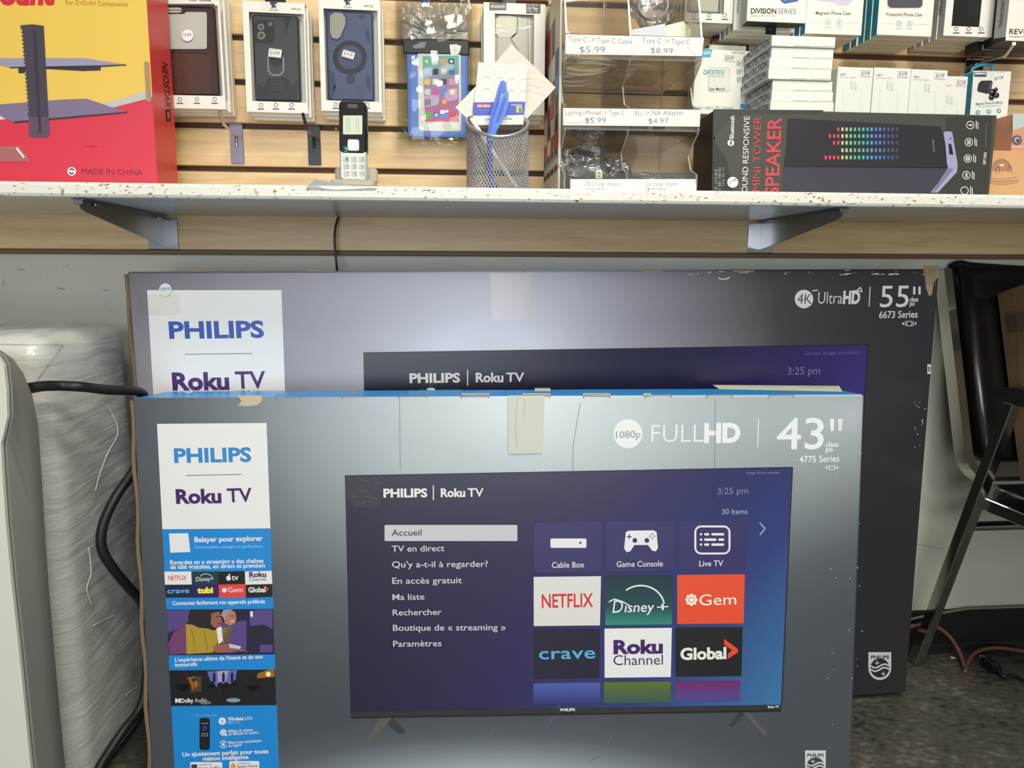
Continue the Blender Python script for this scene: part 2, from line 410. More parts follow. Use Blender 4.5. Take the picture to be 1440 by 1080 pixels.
def bracket(xpx, tip, label):
    X = W(xpx, 320, D_SLAT).x; Yt = 1.095
    t = thing('shelf_bracket', label, 'bracket', (X, D_SLAT, ZS_B-0.06), 'slotted steel brackets under the shelf')
    fr = Fr((X, D_SLAT-0.0006, ZS_B), (1, 0, 0), (0, 0, 1), (0, -1, 0))
    mb = MB(); mb.cbox(fr, -0.027, 0.027, -0.062, -0.0035, 0.0, 0.0022, CHROME, 0.001); mb.build('wall_plate', t, 'shiny wall plate')
    L = D_SLAT-Yt
    fr2 = Fr((X, D_SLAT-0.0030, ZS_B-0.0030), (0, -1, 0), (0, 0, 1), (-1, 0, 0))
    arm = [(0, 0), (L, 0), (L, -0.004), (L-0.004, -0.012), (L-0.02, -0.016), (0.02, -0.050), (0, -0.052)]
    mb = MB(); mb.prism(fr2, arm, -0.0011, 0.0011, BRK)
    mb.cbox(Fr((X, D_SLAT-0.003, ZS_B-0.0028), (1, 0, 0), (0, -1, 0), (0, 0, -1)), -0.0095, 0.0095, 0.0, L+0.003, -0.002, 0.0, BRK, 0.0006)
    # small upturned nose in front of the shelf edge
    mb.cbox(fr2, L, L+0.003, -0.006, 0.0028, -0.006, 0.006, BRK, 0.0008)
    mb.build('arm', t, 'dark tapering arm')
    for yy in (0.03, L-0.035):
        mb = MB(); c = Vector((X+0.0045, D_SLAT-yy, ZS_B-0.005)); mb.tube([c, c-Vector((0, 0, 0.0025))], 0.0035, STEEL, 10)
        mb.build('screw', t)
bracket(229, 115, 'steel shelf bracket at the left, under the phone cases')
bracket(1070, 1217, 'steel shelf bracket at the right, under the speaker box')
mb = MB(); pts = [W(476, 306, 1.375), W(472, 318, 1.372), W(470.5, 335, 1.37), W(471.5, 355, 1.37), W(474, 380, 1.372)]
def spl(pts, n=8):
    pts = [Vector(p) for p in pts]; out = []
    for i in range(len(pts)-1):
        p0 = pts[max(i-1, 0)]; p1 = pts[i]; p2 = pts[i+1]; p3 = pts[min(i+2, len(pts)-1)]
        for k in range(n):
            t = k/n
            out.append(0.5*((2*p1)+(-p0+p2)*t+(2*p0-5*p1+4*p2-p3)*t*t+(-p0+3*p1-3*p2+p3)*t*t*t))
    out.append(pts[-1]); return out
pts[0].z = ZS_B-0.001
mb.tube(spl(pts+[W(476, 420, 1.39), W(477, 470, 1.40)]), 0.0022, BLACKPL, 8)
tag(mb.build('cable', loc=pts[0]), 'thin black cable hanging under the shelf behind the larger television box', 'cable')

# ------------------------------------------------------------------ television cartons
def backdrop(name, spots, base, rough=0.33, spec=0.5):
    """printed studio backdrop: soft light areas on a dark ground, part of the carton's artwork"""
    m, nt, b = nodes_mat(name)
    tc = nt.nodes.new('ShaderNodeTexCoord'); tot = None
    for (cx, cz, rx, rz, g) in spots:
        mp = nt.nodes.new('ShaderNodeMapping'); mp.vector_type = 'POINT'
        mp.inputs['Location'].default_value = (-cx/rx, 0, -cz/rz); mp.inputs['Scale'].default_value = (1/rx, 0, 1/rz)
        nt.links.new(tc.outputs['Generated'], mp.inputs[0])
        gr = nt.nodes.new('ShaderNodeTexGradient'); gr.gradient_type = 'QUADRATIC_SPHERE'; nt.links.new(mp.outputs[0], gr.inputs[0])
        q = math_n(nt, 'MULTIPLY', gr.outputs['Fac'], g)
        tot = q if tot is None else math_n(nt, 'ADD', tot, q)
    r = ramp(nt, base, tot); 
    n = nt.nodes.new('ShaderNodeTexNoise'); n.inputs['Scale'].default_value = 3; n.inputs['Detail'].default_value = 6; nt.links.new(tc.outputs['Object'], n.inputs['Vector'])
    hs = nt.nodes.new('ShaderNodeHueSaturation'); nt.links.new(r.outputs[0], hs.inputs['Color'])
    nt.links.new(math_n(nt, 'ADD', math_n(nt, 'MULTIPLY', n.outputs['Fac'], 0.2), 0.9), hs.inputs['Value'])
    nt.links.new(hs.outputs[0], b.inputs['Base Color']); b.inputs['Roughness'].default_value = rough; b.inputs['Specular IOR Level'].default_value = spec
    # faint corrugation, vertical flutes
    wv = nt.nodes.new('ShaderNodeTexWave'); wv.bands_direction = 'X'; wv.inputs['Scale'].default_value = 45; wv.inputs['Distortion'].default_value = 0.4
    n4 = nt.nodes.new('ShaderNodeTexNoise'); n4.inputs['Scale'].default_value = 5
    nt.links.new(tc.outputs['Object'], wv.inputs['Vector']); nt.links.new(tc.outputs['Object'], n4.inputs['Vector'])
    bp = nt.nodes.new('ShaderNodeBump'); bp.inputs['Strength'].default_value = 0.02; bp.inputs['Distance'].default_value = 0.001
    b2 = nt.nodes.new('ShaderNodeBump'); b2.inputs['Strength'].default_value = 0.25; b2.inputs['Distance'].default_value = 0.012
    nt.links.new(wv.outputs['Fac'], bp.inputs['Height']); nt.links.new(n4.outputs['Fac'], b2.inputs['Height']); nt.links.new(b2.outputs[0], bp.inputs['Normal'])
    nt.links.new(bp.outputs[0], b.inputs['Normal'])
    return m
def screen_mat(name, stops, wx, wz, rough=0.3):
    m, nt, b = nodes_mat(name)
    tc = nt.nodes.new('ShaderNodeTexCoord'); s = nt.nodes.new('ShaderNodeSeparateXYZ'); nt.links.new(tc.outputs['Generated'], s.inputs[0])
    f = math_n(nt, 'ADD', math_n(nt, 'MULTIPLY', math_n(nt, 'POWER', s.outputs['X'], 2.0), wx), math_n(nt, 'MULTIPLY', math_n(nt, 'MULTIPLY', s.outputs['X'], math_n(nt, 'SUBTRACT', 1.0, s.outputs['Z'])), wz))
    r = ramp(nt, stops, f); nt.links.new(r.outputs[0], b.inputs['Base Color']); b.inputs['Roughness'].default_value = rough
    return m
BLUEP = M((24, 132, 206), 0.38, name='label_blue'); PHB = M((26, 74, 168), 0.4, name='logo_blue'); PHB2 = M((48, 132, 200), 0.4, name='logo_light_blue')
RKP = M((66, 24, 100), 0.4, name='logo_purple'); LWHITE = M((226, 226, 224), 0.4, name='label_white')
PALE = M((196, 196, 200), 0.45, name='pale_text'); DIM = M((110, 105, 150), 0.45, name='dim_text')
LINE = M((110, 112, 112), 0.5)
def spread_icon(p, x0, y, x1, m, l=1):
    h = (x1-x0)*0.17; w = (x1-x0)
    cx = (x0+x1)/2
    for a, b_, c, d_ in ((cx-w*.2, y-h, cx+w*.2, y-h*.75), (cx-w*.2, y+h*.75, cx+w*.2, y+h), (cx-w*.2, y-h, cx-w*.15, y+h), (cx+w*.15, y-h, cx+w*.2, y+h), (x0+w*.22, y-h, x0+w*.25, y+h), (x1-w*.25, y-h, x1-w*.22, y+h)):
        p.rect(a, b_, c, d_, m, l)
    p.poly([(x0, y), (x0+w*.14, y-h*.7), (x0+w*.14, y+h*.7)], m, l); p.poly([(x1, y), (x1-w*.14, y-h*.7), (x1-w*.14, y+h*.7)], m, l)
def shield(p, x0, y0, x1, y1, m, dark, l=1):
    w = x1-x0; h = y1-y0; cx = (x0+x1)/2; cy = y1-w*0.53; R = w*0.5
    pts = [(x0, y0), (x1, y0)]+[(cx+R*cos(a), cy+R*1.06*sin(a)) for a in [pi*i/16 for i in range(17)]]
    p.poly(pts, m, l)
    p.text('PHILIPS', (x0+w*.1, y0+h*.235), (x1-w*.1, y0+h*.235), dark, h*.12, l+1, 0.03)
    p.disc(cx, cy, R*.84, dark, l+1)
    for s in (-0.18, 0.12):
        q = [(cx-R*.82+R*1.64*i/14, cy+R*s+R*.16*sin(-pi*(i/14*2-1))) for i in range(15)]
        p.line(q, R*.14, m, l+2)
    for sx, sy, sr in ((-.25, -.45, .26), (.3, .5, .24)):
        c = (cx+R*sx, cy+R*sy); r_ = R*sr
        p.poly([(c[0]+(r_ if i % 2 == 0 else r_*.25)*cos(pi*i/4), c[1]+(r_ if i % 2 == 0 else r_*.25)*sin(pi*i/4)) for i in range(8)], m, l+2)
def logo_pair(p, x0, xm0, xbar, x2, x3, yb, h, m, dy=0, l=1):
    p.text('PHILIPS', (x0, yb), (xm0, yb+dy*.5), m, h, l, 0.035)
    p.line([(xbar, yb+h*.35), (xbar, yb-h*1.45)], 1.4, m, l)
    p.text('Roku', (x2, yb+dy*.6), (x2+(x3-x2)*.57, yb+dy*.8), m, h, l, 0.03)
    p.text('TV', (x2+(x3-x2)*.63, yb+dy*.85), (x3, yb+dy), m, h, l, 0.015)
def flaps(mb, fr, W_, H_, D_, m):      # thin lines of kraft edge along the top front fold
    pass

# ---- 55 inch box
backdrop('grey_backdrop_sheen_large', [(0.42, 0.82, 0.62, 0.75, 0.95), (0.02, 0.75, 0.35, 0.7, 0.35)],
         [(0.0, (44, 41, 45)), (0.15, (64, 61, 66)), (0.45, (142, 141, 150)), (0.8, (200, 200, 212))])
TL = CAM_O+ray(178, 382)*(1.11517*1.0507)
fr0 = tilted(TL, 0.4745, 0.5747, 0.402); W55, H55, D55 = 1.429, 0.8400, 0.150
F55 = Fr(fr0.p(0, -H55), fr0.u, fr0.v, fr0.n)
tv55 = thing('television_box', 'larger grey carton with a 55 inch television on it, behind the smaller one', 'box', F55.p(W55/2, 0, -D55/2))
DKBLUE = M((28, 78, 130), 0.4, name='box_top_blue')
mb = MB(); mb.cbox(F55, 0, W55, 0, H55, -D55, 0, 'grey_backdrop_sheen_large', 0.003, {'b1': DKBLUE, 'a0': M((30, 84, 150), 0.35, name='box_end_blue'), 'a1': M((40, 42, 48), 0.45, name='box_side_grey')})
p = Print(mb, F55)
# headline top right
GREYT = M((206, 206, 210), 0.45, name='headline_grey')
p.disc(1130.5, 420.5, 13, GREYT); p.text('4K', (1121, 427), (1141, 427), M((70, 68, 74), .5), 13, 1)
p.text('Ultra', (1150, 427), (1184, 427), GREYT, 15.5, 0, -0.008); p.text('HD', (1185, 426.5), (1209, 426.5), GREYT, 15.5, 0, 0.045)
p.line([(1223.5, 403), (1222, 431)], 1.2, GREYT)
p.text('55', (1237, 432), (1277, 431.5), GREYT, 28, 0, 0.0); p.rect(1284, 403, 1287, 414, GREYT); p.rect(1291.5, 403, 1294.5, 414, GREYT)
p.text('class', (1279, 424), (1291, 424), GREYT, 6, 0, 0.02); p.text('po', (1279, 430), (1286, 430), GREYT, 6, 0, 0.02)
p.text('6673 Series', (1236, 447.5), (1290, 446.5), GREYT, 9, 0, 0.01)
spread_icon(p, 1268, 455, 1289, GREYT)
shield(p, 1221, 917, 1253, 956, M((196, 196, 196), .45), M((40, 36, 40), .5))
# torn spots and scratches in the print
p.poly([(1297, 374), (1321, 373), (1319, 390), (1313, 396), (1310, 415), (1306, 416), (1302, 405), (1300, 388)], M((152, 134, 104), .9), 1)
for x in (1302, 1306, 1310, 1314): p.line([(x, 378), (x+1, 402)], 1, M((118, 100, 74), .9), 2)
p.poly([(1304, 512), (1309, 513), (1308, 519), (1309, 525), (1304, 526)], OFFW, 1); p.rect(1305, 515, 1307, 523, M((60, 70, 90), .6), 2)
for q in ([(1010, 391), (1016, 393), (1022, 392), (1026, 390)], [(1194, 411), (1200, 409), (1206, 409), (1212, 410)], [(1142, 409), (1150, 408)], [(1204, 409), (1210, 404), (1212, 411)]):
    p.line(q, 1.4, OFFW, 1)
for i in range(14):
    x = random.uniform(1285, 1303); y = random.uniform(560, 640); p.rect(x, y, x+random.uniform(.6, 2), y+.9, OFFW, 1)
for i in range(30):
    x = random.uniform(960, 1300); y = 382+random.uniform(-2, 4); L = random.uniform(2, 14); p.rect(x, y, x+L, y+random.uniform(.5, 1.1), OFFW if random.random() < .6 else M((130, 110, 90), .8), 1)
for x0, x1 in ((265, 292), (338, 340), (432, 470), (560, 566), (735, 740), (905, 930), (1030, 1060)): p.rect(x0, 380.5, x1, 382, KRAFT, 1)
mb.build('carton', tv55)
mb = MB(); p = Print(mb, F55, 2)                     # white side label
p.poly([(207, 408), (396, 408), (404, 640), (221, 640)], LWHITE)
p.text('PHILIPS', (238.5, 475.5), (372, 474), PHB, 23, 1, 0.035); p.line([(260, 498.2), (355, 497)], 1, LINE, 1)
p.text('Roku', (243, 548), (323, 547), RKP, 24, 1, 0.04); p.text('TV', (331.5, 546), (374, 545.5), RKP, 24, 1, 0.02)
mb.build('side_label', tv55, 'white side label with blue and purple lettering')
screen_mat('night_sky_large', [(0, (18, 18, 34)), (0.35, (30, 28, 66)), (1, (62, 52, 128))], 0.75, 0.3)
mb = MB(); p = Print(mb, F55, 2)
p.poly([(511, 496), (1220, 484.5), (1197, 880), (518, 890)], 'night_sky_large'); p.line([(511, 496), (1220, 484.5)], 1, BLACK, 1); p.line([(1220, 484.5), (1197, 880)], 1.2, BLACK, 1)
logo_pair(p, 576, 647, 657.5, 669, 737, 538, 12.5, M((206, 204, 206), .45), -1.5)
p.text('3:25 pm', (1107, 527), (1153, 526), DIM, 10, 1); p.text('Screen image simulated', (1132, 499), (1208, 498), M((90, 84, 140), .45), 5, 1)
mb.build('screen_picture', tv55, 'dark blue picture of a television screen')
mb = MB(); p = Print(mb, F55, 7); p.poly([(192, 414), (252, 414), (255, 443), (192, 443)], 'clear_tape')
mb.build('tape', tv55, 'strip of clear tape by the price sticker')
mb = MB(); p = Print(mb, F55, 7); p.poly([(690, 384), (746, 384), (747, 450), (691, 450)], 'clear_tape')
mb.build('tape', tv55, 'strip of clear tape at the top fold')
mb = MB(); p = Print(mb, F55, 10); p.disc(233.5, 407.5, 9, LWHITE); p.text('399.99', (227, 409), (241, 408), BLUEINK, 4.5, 1)
mb.build('price_sticker', tv55, 'round white price sticker')
mb = MB()                                            # crushed corrugated edge on the left side
q = [F55.p(-0.003+0.003*sin(i*1.7)*0.4, H55*(1-i/24)-0.004, -0.004) for i in range(25)]
mb.tube(q, 0.0030, M((124, 100, 74), .9, name='kraft_edge'), 6); mb.build('torn_edge', tv55, 'brown corrugated edge')

# ---- 43 inch box
backdrop('grey_backdrop_sheen_small', [(0.52, 0.98, 0.70, 0.80, 1.0), (0.95, 0.95, 0.35, 0.45, 0.35), (0.47, 0.0, 0.5, 0.25, 1.15)],
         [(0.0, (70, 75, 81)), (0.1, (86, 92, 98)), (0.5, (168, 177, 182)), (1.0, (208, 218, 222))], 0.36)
TL = CAM_O+ray(186, 560)*(1.0840)
fr0 = tilted(TL, -4.816, 3.95, 0.4434); W43, D43 = 1.1195, 0.112
H43 = (TL.z-0.0006)/fr0.v.z
F43 = Fr(fr0.p(0, -H43), fr0.u, fr0.v, fr0.n)
tv43 = thing('television_box', 'smaller grey carton with a 43 inch television menu, bright blue top, in front', 'box', F43.p(W43/2, 0, -D43/2))
TOPB = M((30, 150, 228), 0.35, name='box_top_bright_blue')
mb = MB(); mb.cbox(F43, 0, W43, 0, H43, -D43, 0, 'grey_backdrop_sheen_small', 0.003, {'b1': TOPB, 'a0': M('box_end_blue'), 'a1': M((44, 84, 130), 0.4, name='box_side_blue')})
p = Print(mb, F43)
HW = M((222, 226, 226), 0.45, name='headline_white')
p.disc(883, 610, 20.5, HW); p.text('1080p', (866, 616), (901, 615), M((160, 166, 168), .5), 9.5, 1, 0.02)
p.text('FULL', (916, 622), (989, 621.5), HW, 25, 0, -0.012); p.text('HD', (990, 621.5), (1041, 621), HW, 25, 0, 0.05)
p.line([(1066.5, 589), (1065.5, 629)], 1.2, HW)
p.text('43', (1092, 631.5), (1158, 631), HW, 43, 0, 0.008); p.poly([(1167, 589), (1173, 589), (1172, 606), (1168, 606)], HW); p.poly([(1178, 589), (1185, 589), (1183.5, 606), (1179, 606)], OFFW)
p.text('class', (1161, 628.5), (1179, 628), HW, 7, 0, 0.02); p.text('po', (1161, 635), (1171, 635), HW, 7, 0, 0.02)
p.text('4775 Series', (1124, 650.5), (1180, 649), HW, 9, 0, 0.01); spread_icon(p, 1160, 657.5, 1179, HW)
shield(p, 1132, 1055, 1161, 1092, M((205, 205, 205), .45), M((60, 62, 66), .5))
# slots along the top fold, creases, torn spots
for x0, x1 in ((388, 424), (480, 513), (560, 601), (648, 688), (734, 774), (820, 858), (907, 945), (993, 1030), (1080, 1117)):
    p.line([(x0, 560), (x0+2, 555.4), (x1-2, 555), (x1, 559)], 1.1, M((120, 112, 100), .8), 1)
for x0, x1 in ((649, 688), (735, 774), (820, 858), (905, 916)): p.rect(x0, 553, x1, 556.5, M((190, 182, 160), .8), 1)
p.poly([(333, 556), (369, 556), (369, 563), (362, 570), (345, 571.5), (335, 570), (340, 564)], TORN, 1)
CREASE = M((130, 138, 142), .5)
for q in ([(562, 560), (563, 660)], [(816, 566), (806, 626), (804, 720), (804, 800)], [(1006, 560), (1005, 660), (1003, 700)]): p.line(q, 0.9, CREASE, 1)
LT = M((205, 210, 210), .5)
for q in ([(711, 634), (712, 655)], [(765, 640), (763, 663)]): p.line(q, 1.0, LT, 1)
for q in ([(797, 968), (783, 1000), (772, 1018)], [(694, 1024), (675, 1046)], [(860, 1032), (850, 1060), (826, 1072)]): p.line(q, 0.8, M((110, 112, 112), .5), 1)
for i in range(22):
    x = random.choice((1170, 1205, 1200))+random.uniform(-8, 8); y = random.uniform(566, 1050); p.rect(x, y, x+random.uniform(.5, 1.6), y+.9, LT, 1)
# printed television stand feet
FT = M((88, 88, 84), .5); FD = M((54, 54, 56), .5)
p.poly([(537, 1006), (552, 1008), (521, 1045), (511, 1045)], FT); p.poly([(552, 1008), (570, 1028), (567, 1032), (557, 1030), (545, 1018)], FD)
p.poly([(1045, 1001), (1050, 999), (1079, 1030), (1074, 1034)], FT); p.poly([(1024, 1021), (1041, 1000), (1047, 1004), (1031, 1022)], FD)
TF = Fr(F43.p(0, H43, 0), F43.u, -F43.n, F43.v)
p = Print(mb, TF, 1)
p.poly([(1002, 541.5), (1180, 543.0), (1185, 551.0), (1012, 547.5)], M((226, 224, 190), .5))
p.text('PHILIPS', (1175, 545), (1122, 544.4), PHB, 4, 1, 0.03); p.text('Roku TV', (1100, 544.3), (1050, 543.6), RKP, 4, 1, 0.03)
for x, t_ in ((440, 'HDMI'), (330, 'FULL HD'), (590, 'ROKU TV')): p.text(t_, (x+60, 548.5), (x, 548.3), M((190, 226, 244), .5), 3.6, 1, 0.02)
p.rect(752, 546, 774, 550.5, OFFW); p.disc(606, 547.5, 6, M((190, 226, 244), .5), 0, 2); p.disc(265, 551, 6, M((190, 226, 244), .5), 0, 2)
mb.build('carton', tv43)
# tape on front
mb = MB(); p = Print(mb, F43, 8); p.poly([(714, 556), (766, 556), (762, 637), (715, 638)], M((190, 195, 182), 0.4, name='yellowed_tape')); 
p.line([(727, 560), (725, 600), (727, 630)], .8, M((160, 164, 150), .5), 1); p.line([(738, 560), (737, 586)], .8, M((160, 164, 150), .5), 1)
mb.build('tape', tv43, 'piece of yellowed tape')
mb = MB(); q = [F43.p(-0.003+0.0018*sin(i*1.3), H43*(1-i/24)-0.004, -0.004) for i in range(25)]
mb.tube(q, 0.0034, M('kraft_edge'), 6); mb.build('torn_edge', tv43, 'brown corrugated edge')

# ---- side label of the small box
mb = MB(); p = Print(mb, F43, 2)
def sx(y): return 221+(y-596)*(23.5/459.0), 375+(y-596)*(16.5/459.0)
def band(y0, y1, m, l=0, f0=0.0, f1=1.0):
    (a, b_), (c, d_) = sx(y0), sx(y1)
    p.poly([(a+(b_-a)*f0, y0), (a+(b_-a)*f1, y0-1.2*f1), (c+(d_-c)*f1, y1-1.2*f1), (c+(d_-c)*f0, y1)], m, l)
band(596, 1100, LWHITE)
p.text('PHILIPS', (245.5, 650), (354, 648.5), PHB2, 19, 1, 0.035); p.line([(262, 668.5), (340, 667)], 1, LINE, 1)
p.text('Roku', (248, 707.5), (312, 706.5), RKP, 19, 1, 0.04); p.text('TV', (320, 706), (355, 705), RKP, 19, 1, 0.02)
band(744, 1100, BLUEP, 1)
p.poly([(238, 750), (265, 749.5), (268, 776), (240, 777)], LWHITE, 2)
p.text('Balayer pour explorer', (274, 762), (370, 760), LWHITE, 7, 2, 0.025); p.text('Fonctionnalités, avantages et spécifications.', (274, 771), (370, 769.5), M((150, 200, 232), .45), 4, 2)
p.text('Regardez en « streaming » des chaînes', (240, 793.5), (371, 791), LWHITE, 6, 2, 0.02); p.text('de télé gratuites, en direct et premium', (240, 800), (373, 797.5), LWHITE, 6, 2, 0.02)
tiles = [[LWHITE, M((22, 58, 66), .4), BLACK, LWHITE], [M((30, 28, 60), .4), M((42, 26, 92), .4), M((224, 66, 58), .4), M((26, 26, 26), .4)]]
for r_ in range(2):
    for c_ in range(4): band(803.5+r_*18.3, 821.8+r_*18.3, tiles[r_][c_], 3, c_/4, (c_+1)/4)
REDT = M((206, 42, 36), .4); CYAN = M((82, 176, 226), .4); YEL = M((236, 226, 70), .4); ORG = M((226, 70, 42), .4)
p.text('NETFLIX', (237.5, 815.5), (263, 815), REDT, 6.5, 4, 0.01)
p.text('Disney+', (276, 817), (301, 816), LWHITE, 6, 4, 0.0, 0.2); p.ring(290, 815, 10, .7, LWHITE, 4, 8.5, 10, .2, 2.5)
p.disc(322, 812.5, 3.4, LWHITE, 4, 3.6, 14); p.disc(325.6, 811.3, 1.3, BLACK, 5, None, 8); p.disc(323, 807.6, 1.2, LWHITE, 4, None, 8); p.text('tv', (326.5, 815.5), (336, 815), LWHITE, 8, 4, 0.01)
p.text('Roku', (351, 811), (375, 810.5), RKP, 7, 4, 0.04); p.text('Channel', (351, 816.5), (375, 816), INK, 5, 4)
p.text('crave', (236, 834), (267, 833), CYAN, 7, 4, 0.02); p.text('tubi', (278, 833.5), (300.5, 833), YEL, 7.5, 4, 0.06)
p.disc(316, 829.5, 3.3, LWHITE, 4); p.text('Gem', (321, 832.5), (342, 832), LWHITE, 7, 4); p.text('Global', (350, 832.5), (374, 832), LWHITE, 7, 4, 0.03); p.poly([(372, 822), (378.5, 827.5), (374, 832), (375.5, 827.6)], ORG, 4)
p.text('Connectez facilement vos appareils préférés', (243, 850.5), (373, 848), LWHITE, 5.5, 2, 0.02)
# photograph: two people watching, purple room
PUR = M((84, 66, 130), .45, name='print_purple'); DPU = M((34, 28, 52), .45, name='print_dark_purple'); MUS = M((172, 142, 44), .45, name='print_mustard'); HAIR = M((38, 26, 34), .45); SKIN = M((150, 92, 76), .45); SKIN2 = M((178, 118, 100), .45)
MAU = M((112, 60, 108), .45)
band(857, 921, DPU, 2)
p.poly([(235, 858), (282, 857), (258, 880), (236, 890)], PUR, 3); p.poly([(305, 876), (347, 872), (347, 915), (322, 918)], PUR, 3); p.poly([(351, 858), (383, 856), (383.5, 884), (372, 878), (352, 880)], PUR, 3); p.rect(366, 906, 384, 917, PUR, 3)
p.poly([(237, 905), (245, 888), (262, 877), (266, 918), (239, 920)], MAU, 3)
p.poly([(262, 877), (280, 879), (300, 886), (309, 884), (306, 905), (300, 917), (263, 919)], MUS, 4); p.poly([(310, 884), (326, 880), (324, 900), (312, 904)], MUS, 3)
p.poly([(305, 883), (312, 880), (314, 900), (308, 906)], LWHITE, 5)
p.poly([(265, 868), (268, 857), (290, 856), (309, 858), (312, 866), (308, 880), (300, 884), (280, 882), (268, 876)], HAIR, 5)
p.poly([(298, 862), (309, 859), (311, 867), (313, 874), (310, 880), (302, 882), (297, 876)], SKIN, 6)
p.poly([(313, 862), (322, 856), (331, 860), (333, 867), (331, 876), (324, 879), (317, 876)], SKIN2, 5); p.poly([(311, 864), (315, 857), (328, 856), (322, 861), (317, 870)], M((160, 140, 160), .45), 6)
p.poly([(300, 908), (316, 904), (333, 908), (350, 916), (336, 914), (318, 917), (303, 917)], SKIN, 6); p.poly([(322, 904), (340, 908), (338, 912), (324, 910)], M((190, 190, 200), .45), 7)
p.rrect(352.5, 859, 356, 867, 1.5, LWHITE, 4)
p.line([(304, 866.5), (310, 866)], 1, HAIR, 7); p.line([(306, 876.5), (311.5, 876)], .9, HAIR, 7); p.line([(311, 867), (313.8, 873)], 1.2, M((120, 70, 58), .45), 7)
p.line([(324, 865.5), (330, 865)], .9, HAIR, 7); p.line([(325, 873.5), (331, 872)], 1.1, LWHITE, 7); p.line([(331, 866), (334, 869.5)], 1.1, SKIN, 7)
p.line([(270, 884), (276, 916)], .8, M((130, 104, 30), .45), 5); p.line([(288, 886), (292, 914)], .8, M((130, 104, 30), .45), 5)
band(921, 942, BLUEP, 4)
p.text("L'expérience ultime de l'image et du son", (247, 930), (370, 925), LWHITE, 5.5, 5, 0.02); p.text('immersifs', (247, 937), (278, 935.5), LWHITE, 5.5, 5, 0.02)
band(942, 992, M((18, 17, 22), .45), 4)
GLOWY = M((150, 98, 30), .45); GLD = M((84, 52, 18), .45)
p.poly([(262, 952), (284, 950), (284, 972), (266, 974)], GLD, 5); p.poly([(266, 952), (274, 950), (280, 962), (272, 970)], GLOWY, 6); p.disc(273, 955, 3.5, HAIR, 7, 2.5); p.line([(273, 957), (274, 974)], .8, HAIR, 7)
p.poly([(292, 943.5), (334, 941.5), (331, 958), (322, 962), (305, 965), (297, 958)], M((92, 104, 170), .45), 5); p.poly([(306, 943), (322, 942), (318, 958), (308, 962)], M((170, 150, 200), .45), 6)
for x in (302, 315, 327): p.poly([(x-2, 958), (x-2, 947), (x, 944), (x+2, 947), (x+2, 958)], M((26, 24, 40), .45), 7)
for x, y, r_ in ((258, 962, 9), (298, 962, 5), (311, 962, 4), (319, 962, 4), (330, 960, 4), (356, 963, 8)): p.disc(x, y, r_, M((14, 13, 16), .5), 8); p.rect(x-r_*1.2, y, x+r_*1.2, min(y+14, 988), M((14, 13, 16), .5), 8)
p.poly([(363, 946), (386, 938.5), (387, 951), (362, 953)], GLOWY, 6); p.disc(378, 947, 3.5, M((250, 226, 170), .5), 7); p.disc(329, 983.5, 10, M((120, 150, 150), .45), 8, 3); p.disc(290, 987, 8, M((110, 104, 110), .45), 8, 2.4)
p.poly([(247.5, 981), (250, 981), (251.5, 984), (250, 987), (247.5, 987)], LWHITE, 9); p.poly([(255, 981), (252.5, 981), (251.2, 984), (252.5, 987), (255, 987)], LWHITE, 9)
p.text('Dolby', (256, 987), (273, 986.5), LWHITE, 6, 9, 0.02); p.text('Audio', (275, 986.5), (292, 985.5), PALE, 6, 9)
# remote and feature icons
p.rrect(281, 1009, 295.5, 1054, 3.5, M((22, 22, 26), .4), 3)
p.disc(288.5, 1023.5, 3.4, M((70, 50, 140), .4), 4); p.disc(288.5, 1023.5, 1.2, BLACK, 5)
for y in (1016.5, 1031, 1034): 
    for x in (285, 288.5, 292): p.disc(x, y, .8, PALE, 4, None, 8)
p.text('Télécommande facile à utiliser', (274, 1007), (306, 1006), M((120, 190, 230), .45), 2.5, 3)
p.disc(313, 1013.5, 5.2, LWHITE, 3); p.ring(313, 1015.5, 3, .8, BLUEP, 4, None, 8, .7, 2.4); p.disc(313, 1015.5, 1, BLUEP, 4, None, 8)
p.text('Wireless', (321, 1013), (343, 1012), LWHITE, 5, 3, 0.03); p.text('LAN', (345, 1012), (355, 1011.5), LWHITE, 5, 3); p.text('802.11n', (321, 1018), (338, 1017), M((140, 200, 236), .45), 4.5, 3)
p.disc(314.5, 1029.5, 4.6, LWHITE, 3); p.rect(314.5, 1032.5, 320, 1034.2, LWHITE, 3)
for a in range(5): p.disc(314.5+2.4*cos(a*1.257), 1029.5+2.4*sin(a*1.257), .9, BLUEP, 4, None, 8)
p.text('Milliers de chaînes', (322, 1029.5), (356, 1027.5), LWHITE, 4, 3, .01); p.text('de diffusion en continu', (322, 1033.5), (364, 1031), LWHITE, 4, 3, .01)
p.ring(314.5, 1046, 4.8, 1.1, LWHITE, 3, None, 14, .4, 2.8); p.ring(314.5, 1046, 4.8, 1.1, LWHITE, 3, None, 14, 3.5, 6); p.disc(314.5, 1046, 2.2, LWHITE, 3)
p.text('Mises à jour automatiques', (322, 1045.5), (368, 1042.5), LWHITE, 4, 3, .01); p.text('du logiciel', (322, 1050), (340, 1048.5), LWHITE, 4, 3, .01)
p.text('Un ajustement parfait pour toute', (257, 1063), (378, 1058.5), LWHITE, 6, 3, 0.025); p.text('maison intelligente', (286, 1069), (350, 1066.5), LWHITE, 6, 3, 0.025)
p.rrect(268, 1071, 313, 1086, 2, LWHITE, 3); p.text('Apple AirPlay', (280, 1082), (311.5, 1081), INK, 5, 4); p.rrect(269.5, 1074, 278, 1079.5, 1, INK, 4); p.poly([(271, 1083), (274, 1077.5), (277, 1083)], BLACK, 5); p.text('Compatible avec', (280, 1075.5), (298, 1075), INK, 2.2, 4)
